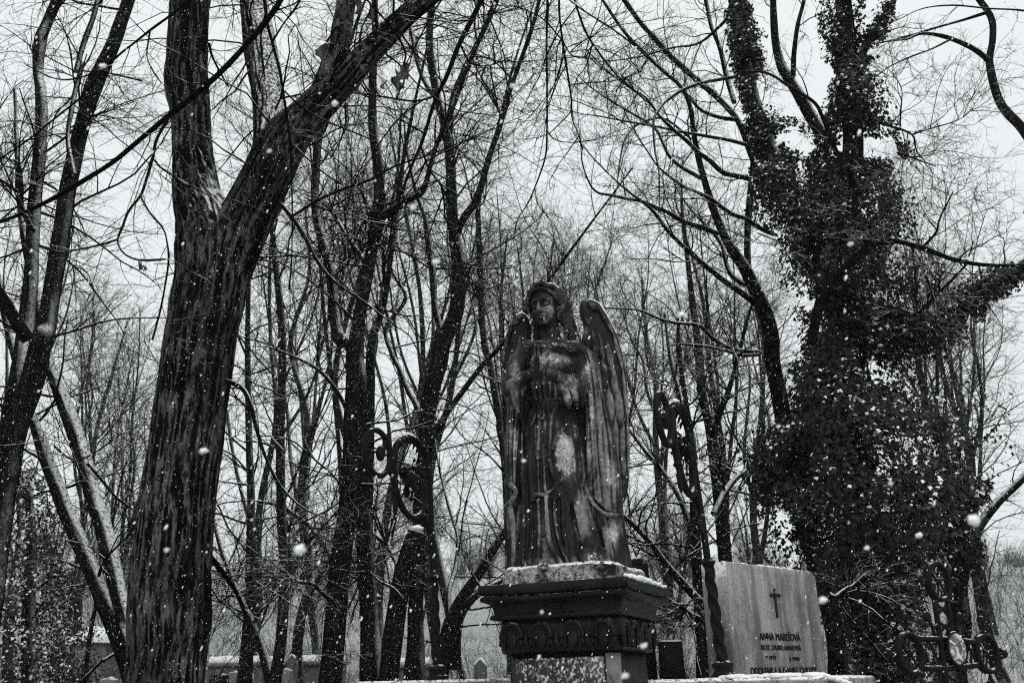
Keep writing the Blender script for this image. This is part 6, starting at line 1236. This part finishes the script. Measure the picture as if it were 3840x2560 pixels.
# ------------------------------------------------------------------ graves and walls far behind
def gz(c): return float(hill(c[0], c[1]))
def grave_cross(ox, oyt, d_, label):
    c = P(ox, 1560, d_); z0 = gz(c); zt_ = P(ox, oyt, d_)[2]; b_ = np.array([c[0], d_, z0]); T = Th("small_cross", label, "grave cross", b_); sc_ = 20 * mpp(ox, 1540, d_)
    X1 = np.array([1., 0, 0]); Y1 = np.array([0, 1., 0])
    zc_ = zt_ - sc_ * .9; T.add("upright", prism([(-.045, z0 + .3), (.045, z0 + .3), (.05, zt_), (-.05, zt_)], X1, EZv, b_ * [1, 1, 0], .08, Y1, .01), M_IRON); T.add("cross_arm", prism([(-sc_ * .62, zc_ - .05), (sc_ * .62, zc_ - .05), (sc_ * .62, zc_ + .05), (-sc_ * .62, zc_ + .05)], X1, EZv, b_ * [1, 1, 0] - [0, .003, 0], .086, Y1, .01), M_IRON)
    T.add("stone_base", prism([(-.25, z0 - .1), (.25, z0 - .1), (.2, z0 + .32), (-.2, z0 + .32)], X1, EZv, b_ * [1, 1, 0] - [0, .1, 0], .35, Y1, .02), M_GGRAN)
def stone(ox0, ox1, oyt, d_, label, kind=0, mt=None):
    a_, b_ = P(ox0, 1560, d_), P(ox1, 1560, d_); zt_ = P((ox0 + ox1) / 2, oyt, d_)[2]; w_ = (b_[0] - a_[0]) / 2; c = np.array([(a_[0] + b_[0]) / 2, d_, 0]); z0 = gz(c) - .1; T = Th("gravestone", label, "gravestone", (c[0], d_, z0)); X1 = np.array([1., 0, 0]); Y1 = np.array([0, 1., 0])
    if kind == 0: pl_ = [(-w_, z0), (w_, z0), (w_, zt_ - w_ * .35)] + [(w_ * math.cos(t_), zt_ - w_ * .35 + w_ * .35 * math.sin(t_)) for t_ in np.linspace(.2, 2.9, 9)] + [(-w_, zt_ - w_ * .35)]
    else: pl_ = [(-w_, z0), (w_, z0), (w_, zt_ - .12), (0, zt_), (-w_, zt_ - .12)]
    T.add("stone_block", prism(pl_, X1, EZv, c, .22, Y1, .02), mt or M_GGRAN); g = tube1([c + X1 * w_ * .8 * t_ + Y1 * .11 + EZv * (zt_ - .03 - abs(t_) * (.12 if kind else .10)) for t_ in (-1, -.5, 0, .5, 1)], [.02, .04, .05, .04, .02], 8, 24); T.add("snow_cap", [(g[0] + .02 * noise3(g[0] * 12)[:, None], g[1])], M_SNOW)
def wall(ox0, ox1, oyt, d_, label, name="boundary_wall", d1=None):
    a_, b_ = P(ox0, oyt, d_), P(ox1, oyt, d1 or d_); u_ = (b_ - a_); L_ = np.linalg.norm(u_[:2]); u_ = np.array([u_[0], u_[1], 0]) / L_; n0 = np.array([-u_[1], u_[0], 0]); zt_ = a_[2]; z0 = min(gz(a_), gz(b_)) - .6; T = Th(name, label, "wall", (a_[0], a_[1], z0))
    T.add("wall_body", prism([(0, z0), (L_, z0), (L_, zt_ - .16), (0, zt_ - .16)], u_, EZv, np.array([a_[0], a_[1], 0]), .35, n0, .01), M_WALL); T.add("coping", prism([(-.05, zt_ - .16), (L_ + .05, zt_ - .16), (L_ + .05, zt_ - .08), (-.05, zt_ - .08)], u_, EZv, np.array([a_[0], a_[1], 0]) - n0 * .05, .45, n0, .01), M_GGRAN)
    g = tube1([a_ + u_ * L_ * t_ + n0 * .15 + EZv * -.055 for t_ in np.linspace(0, 1, 12)], .10, 10, 80); g[0][:, 2] = np.maximum(g[0][:, 2], zt_ - .082); T.add("snow_cap", [(g[0] + .03 * noise3(g[0] * 5)[:, None] * [0, 0, 1], g[1])], M_SNOW)
wall(478, 650, 1512, 22, "snow capped wall between the big forked trunk and the slim trees at the bottom")
wall(690, 790, 1509, 22.5, "short snow capped wall left of the dark tree cluster at the bottom")
wall(880, 985, 1515, 21, "snow capped wall seen behind the left lantern post")
grave_cross(492, 1547, 17, "small black iron cross among the graves just right of the big trunk")
stone(500, 518, 1548, 17.5, "small rounded gravestone beside the small black cross", 0, M_BGRAN)
stone(522, 552, 1541, 18, "dark round topped gravestone with snow, right of the small black cross", 0)
stone(560, 580, 1545, 18.5, "grey pointed gravestone at the foot of the bent snowy stem", 1)
stone(655, 678, 1502, 20, "pale upright gravestone right of the slim straight tree", 1, M_WALL)
stone(640, 668, 1535, 16.5, "low rounded gravestone with a snow cap under the slim straight tree", 0)
stone(1088, 1118, 1512, 18, "pale stone with a snowy top just left of the pedestal", 1, M_WALL)
stone(228, 262, 1556, 15, "low round topped grey gravestone at the bottom left edge", 0)
grave_cross(1963, 1557, 9.6, "tiny dark cross finial poking up right of the headstone slab")
# little snow covered chapel tomb at the lower left
d_ = 24.0; a_, b_ = P(150, 1505, d_), P(250, 1505, d_); zt_ = P(215, 1435, d_)[2]; ze_ = P(215, 1476, d_)[2]; z0 = gz(a_) - .3; T = Th("tomb_house", "small tomb house with a snowy roof between the leaning twin trunks at the lower left", "tomb", (a_[0], d_, z0)); X1 = np.array([1., 0, 0]); Y1 = np.array([0, 1., 0])
w_ = b_[0] - a_[0]; T.add("wall", prism([(.1, z0), (w_ - .1, z0), (w_ - .1, ze_), (.1, ze_)], X1, EZv, np.array([a_[0], d_, 0]), 1.6, Y1, .02), M_WALL); T.add("roof", prism([(-.08, ze_), (w_ + .08, ze_), (w_ * .5, zt_)], X1, EZv, np.array([a_[0], d_ - .1, 0]), 1.8, Y1, .03), M_SNOW)
T.add("door", prism([(w_ * .42, z0 + .2), (w_ * .62, z0 + .2), (w_ * .62, ze_ - .35)] + [(w_ * .52 + w_ * .1 * math.cos(t_), ze_ - .35 + w_ * .1 * math.sin(t_)) for t_ in np.linspace(.3, 2.84, 6)] + [(w_ * .42, ze_ - .35)], X1, EZv, np.array([a_[0], d_ - .03, 0]), .05, Y1, .01), M_BGRAN)

# ------------------------------------------------------------------ falling snow
def flakes(n, d0, d1, s0, s1, sub):
    y = (rng.uniform(d0 ** 3, d1 ** 3, n)) ** (1 / 3); u = rng.uniform(-.62, .62, n); v = rng.uniform(-.46, .46, n)
    c = EYE + (Fv[None] + u[:, None] * Rc + v[:, None] * Uc) * y[:, None]
    c = c[c[:, 2] > .05]; n = len(c); s = rng.uniform(s0, s1, (n, 1, 1)) * rng.uniform(.6, 1.0, (n, 1, 1))
    if sub: b, F_ = ball((0, 0, 0), 1, None, 7, 5)
    else: b = np.array([[1, 0, 0], [-1, 0, 0], [0, 1, 0], [0, -1, 0], [0, 0, 1], [0, 0, -1]], float); F_ = np.array([[0, 2, 4], [2, 1, 4], [1, 3, 4], [3, 0, 4], [2, 0, 5], [1, 2, 5], [3, 1, 5], [0, 3, 5]])
    st2 = np.array([.9, .9, 1.5])
    V = b[None] * s * rng.uniform(.55, 1.25, (n, 1, 3)) * st2 * (1 + .35 * rng.uniform(-1, 1, (n, len(b), 1)))
    V[..., 0] += V[..., 2] * .35
    V = V + c[:, None]; return V.reshape(-1, 3), (np.arange(n)[:, None, None] * len(b) + F_[None]).reshape(-1, F_.shape[1])
fk = [flakes(420, 1.3, 3.2, .0018, .0038, True), flakes(2000, 2.2, 5.2, .0016, .0034, True), flakes(15000, 5.2, 11, .0022, .0046, False), flakes(30000, 11, 26, .0034, .0075, False)]
tag(mesh("falling_snow", fk, M_FLAKE), "small snowflakes falling through the whole cemetery", "snow", kind='stuff')
BIG = [(690, 1263, 44, "huge blurred snowflake low between the slim straight tree and the dark cluster"), (768, 238, 22, "big snowflake in front of the right fork of the big trunk"), (468, 1035, 25, "big snowflake in front of the middle of the big trunk"), (1000, 602, 24, "big grey snowflake between the tall trees left of the angel's head"), (1478, 1482, 22, "big snowflake right of the pedestal in front of the black gravestone"), (1435, 1550, 24, "big snowflake at the bottom edge by the pedestal corner"),
       (236, 152, 22, "big snowflake against the branches near the upper left corner"), (2110, 1229, 24, "big bright snowflake on the lower ivy, right of centre"), (1990, 1257, 18, "round snowflake on the lower ivy, left of the brightest one"), (1563, 722, 24, "pale snowflake right of the angel's right wing top"), (618, 348, 16, "snowflake on the fork limb of the big trunk"), (1177, 196, 18, "pale snowflake high up between the hanging branches"),
       (948, 478, 20, "pale snowflake by the bent limb high in the dark cluster"), (1889, 1378, 26, "long snowflake at the right edge of the headstone"), (2237, 1195, 40, "large faint snowflake in front of the ivy limb at the right"), (1203, 1058, 14, "snowflake before the left edge of the angel's robe"), (383, 1263, 18, "snowflake on the lower part of the big trunk"), (1183, 650, 16, "pale snowflake just left of the angel's head"),
       (1954, 560, 18, "soft snowflake on the upper ivy"), (2190, 465, 14, "grey snowflake on open sky right of the ivy"), (1245, 1405, 12, "snowflake in front of the pedestal cornice"), (2045, 1110, 16, "snowflake in the middle of the ivy mass")]
for (x_, y_, s_, lab) in BIG:
    d_ = rng.uniform(1.0, 1.5); r_ = s_ * .27 * mpp(x_, y_, d_); g, F_ = ball((0, 0, 0), 1, None, 16, 11)
    g = g * np.array([1.15, .9, .85]) * (1 + .5 * noise3(g * 1.4 + x_)[:, None] + .42 * noise3(g * 3.1 + y_)[:, None]) * r_; g[:, 0] += g[:, 2] * .3
    c = P(x_, y_, d_); tag(mesh("snowflake", [(g + c, F_)], M_FLAKE, tuple(c)), lab, "snowflake", "large snowflakes falling close by")

# ------------------------------------------------------------------ the snowy air
hz = bpy.data.materials.new("snowy_air"); hz.use_nodes = True; t_ = hz.node_tree; t_.nodes.clear(); pv = t_.nodes.new("ShaderNodeVolumePrincipled"); po = t_.nodes.new("ShaderNodeOutputMaterial")
pv.inputs['Color'].default_value = (.93, .95, .96, 1); pv.inputs['Density'].default_value = HAZE; pv.inputs['Anisotropy'].default_value = .2; t_.links.new(pv.outputs[0], po.inputs['Volume'])
tag(mesh("haze", [box((0, 390, 15), (705, 515, 22.5))], hz, smooth=False), "pale snowy air fading the far trees", "haze", kind='stuff')
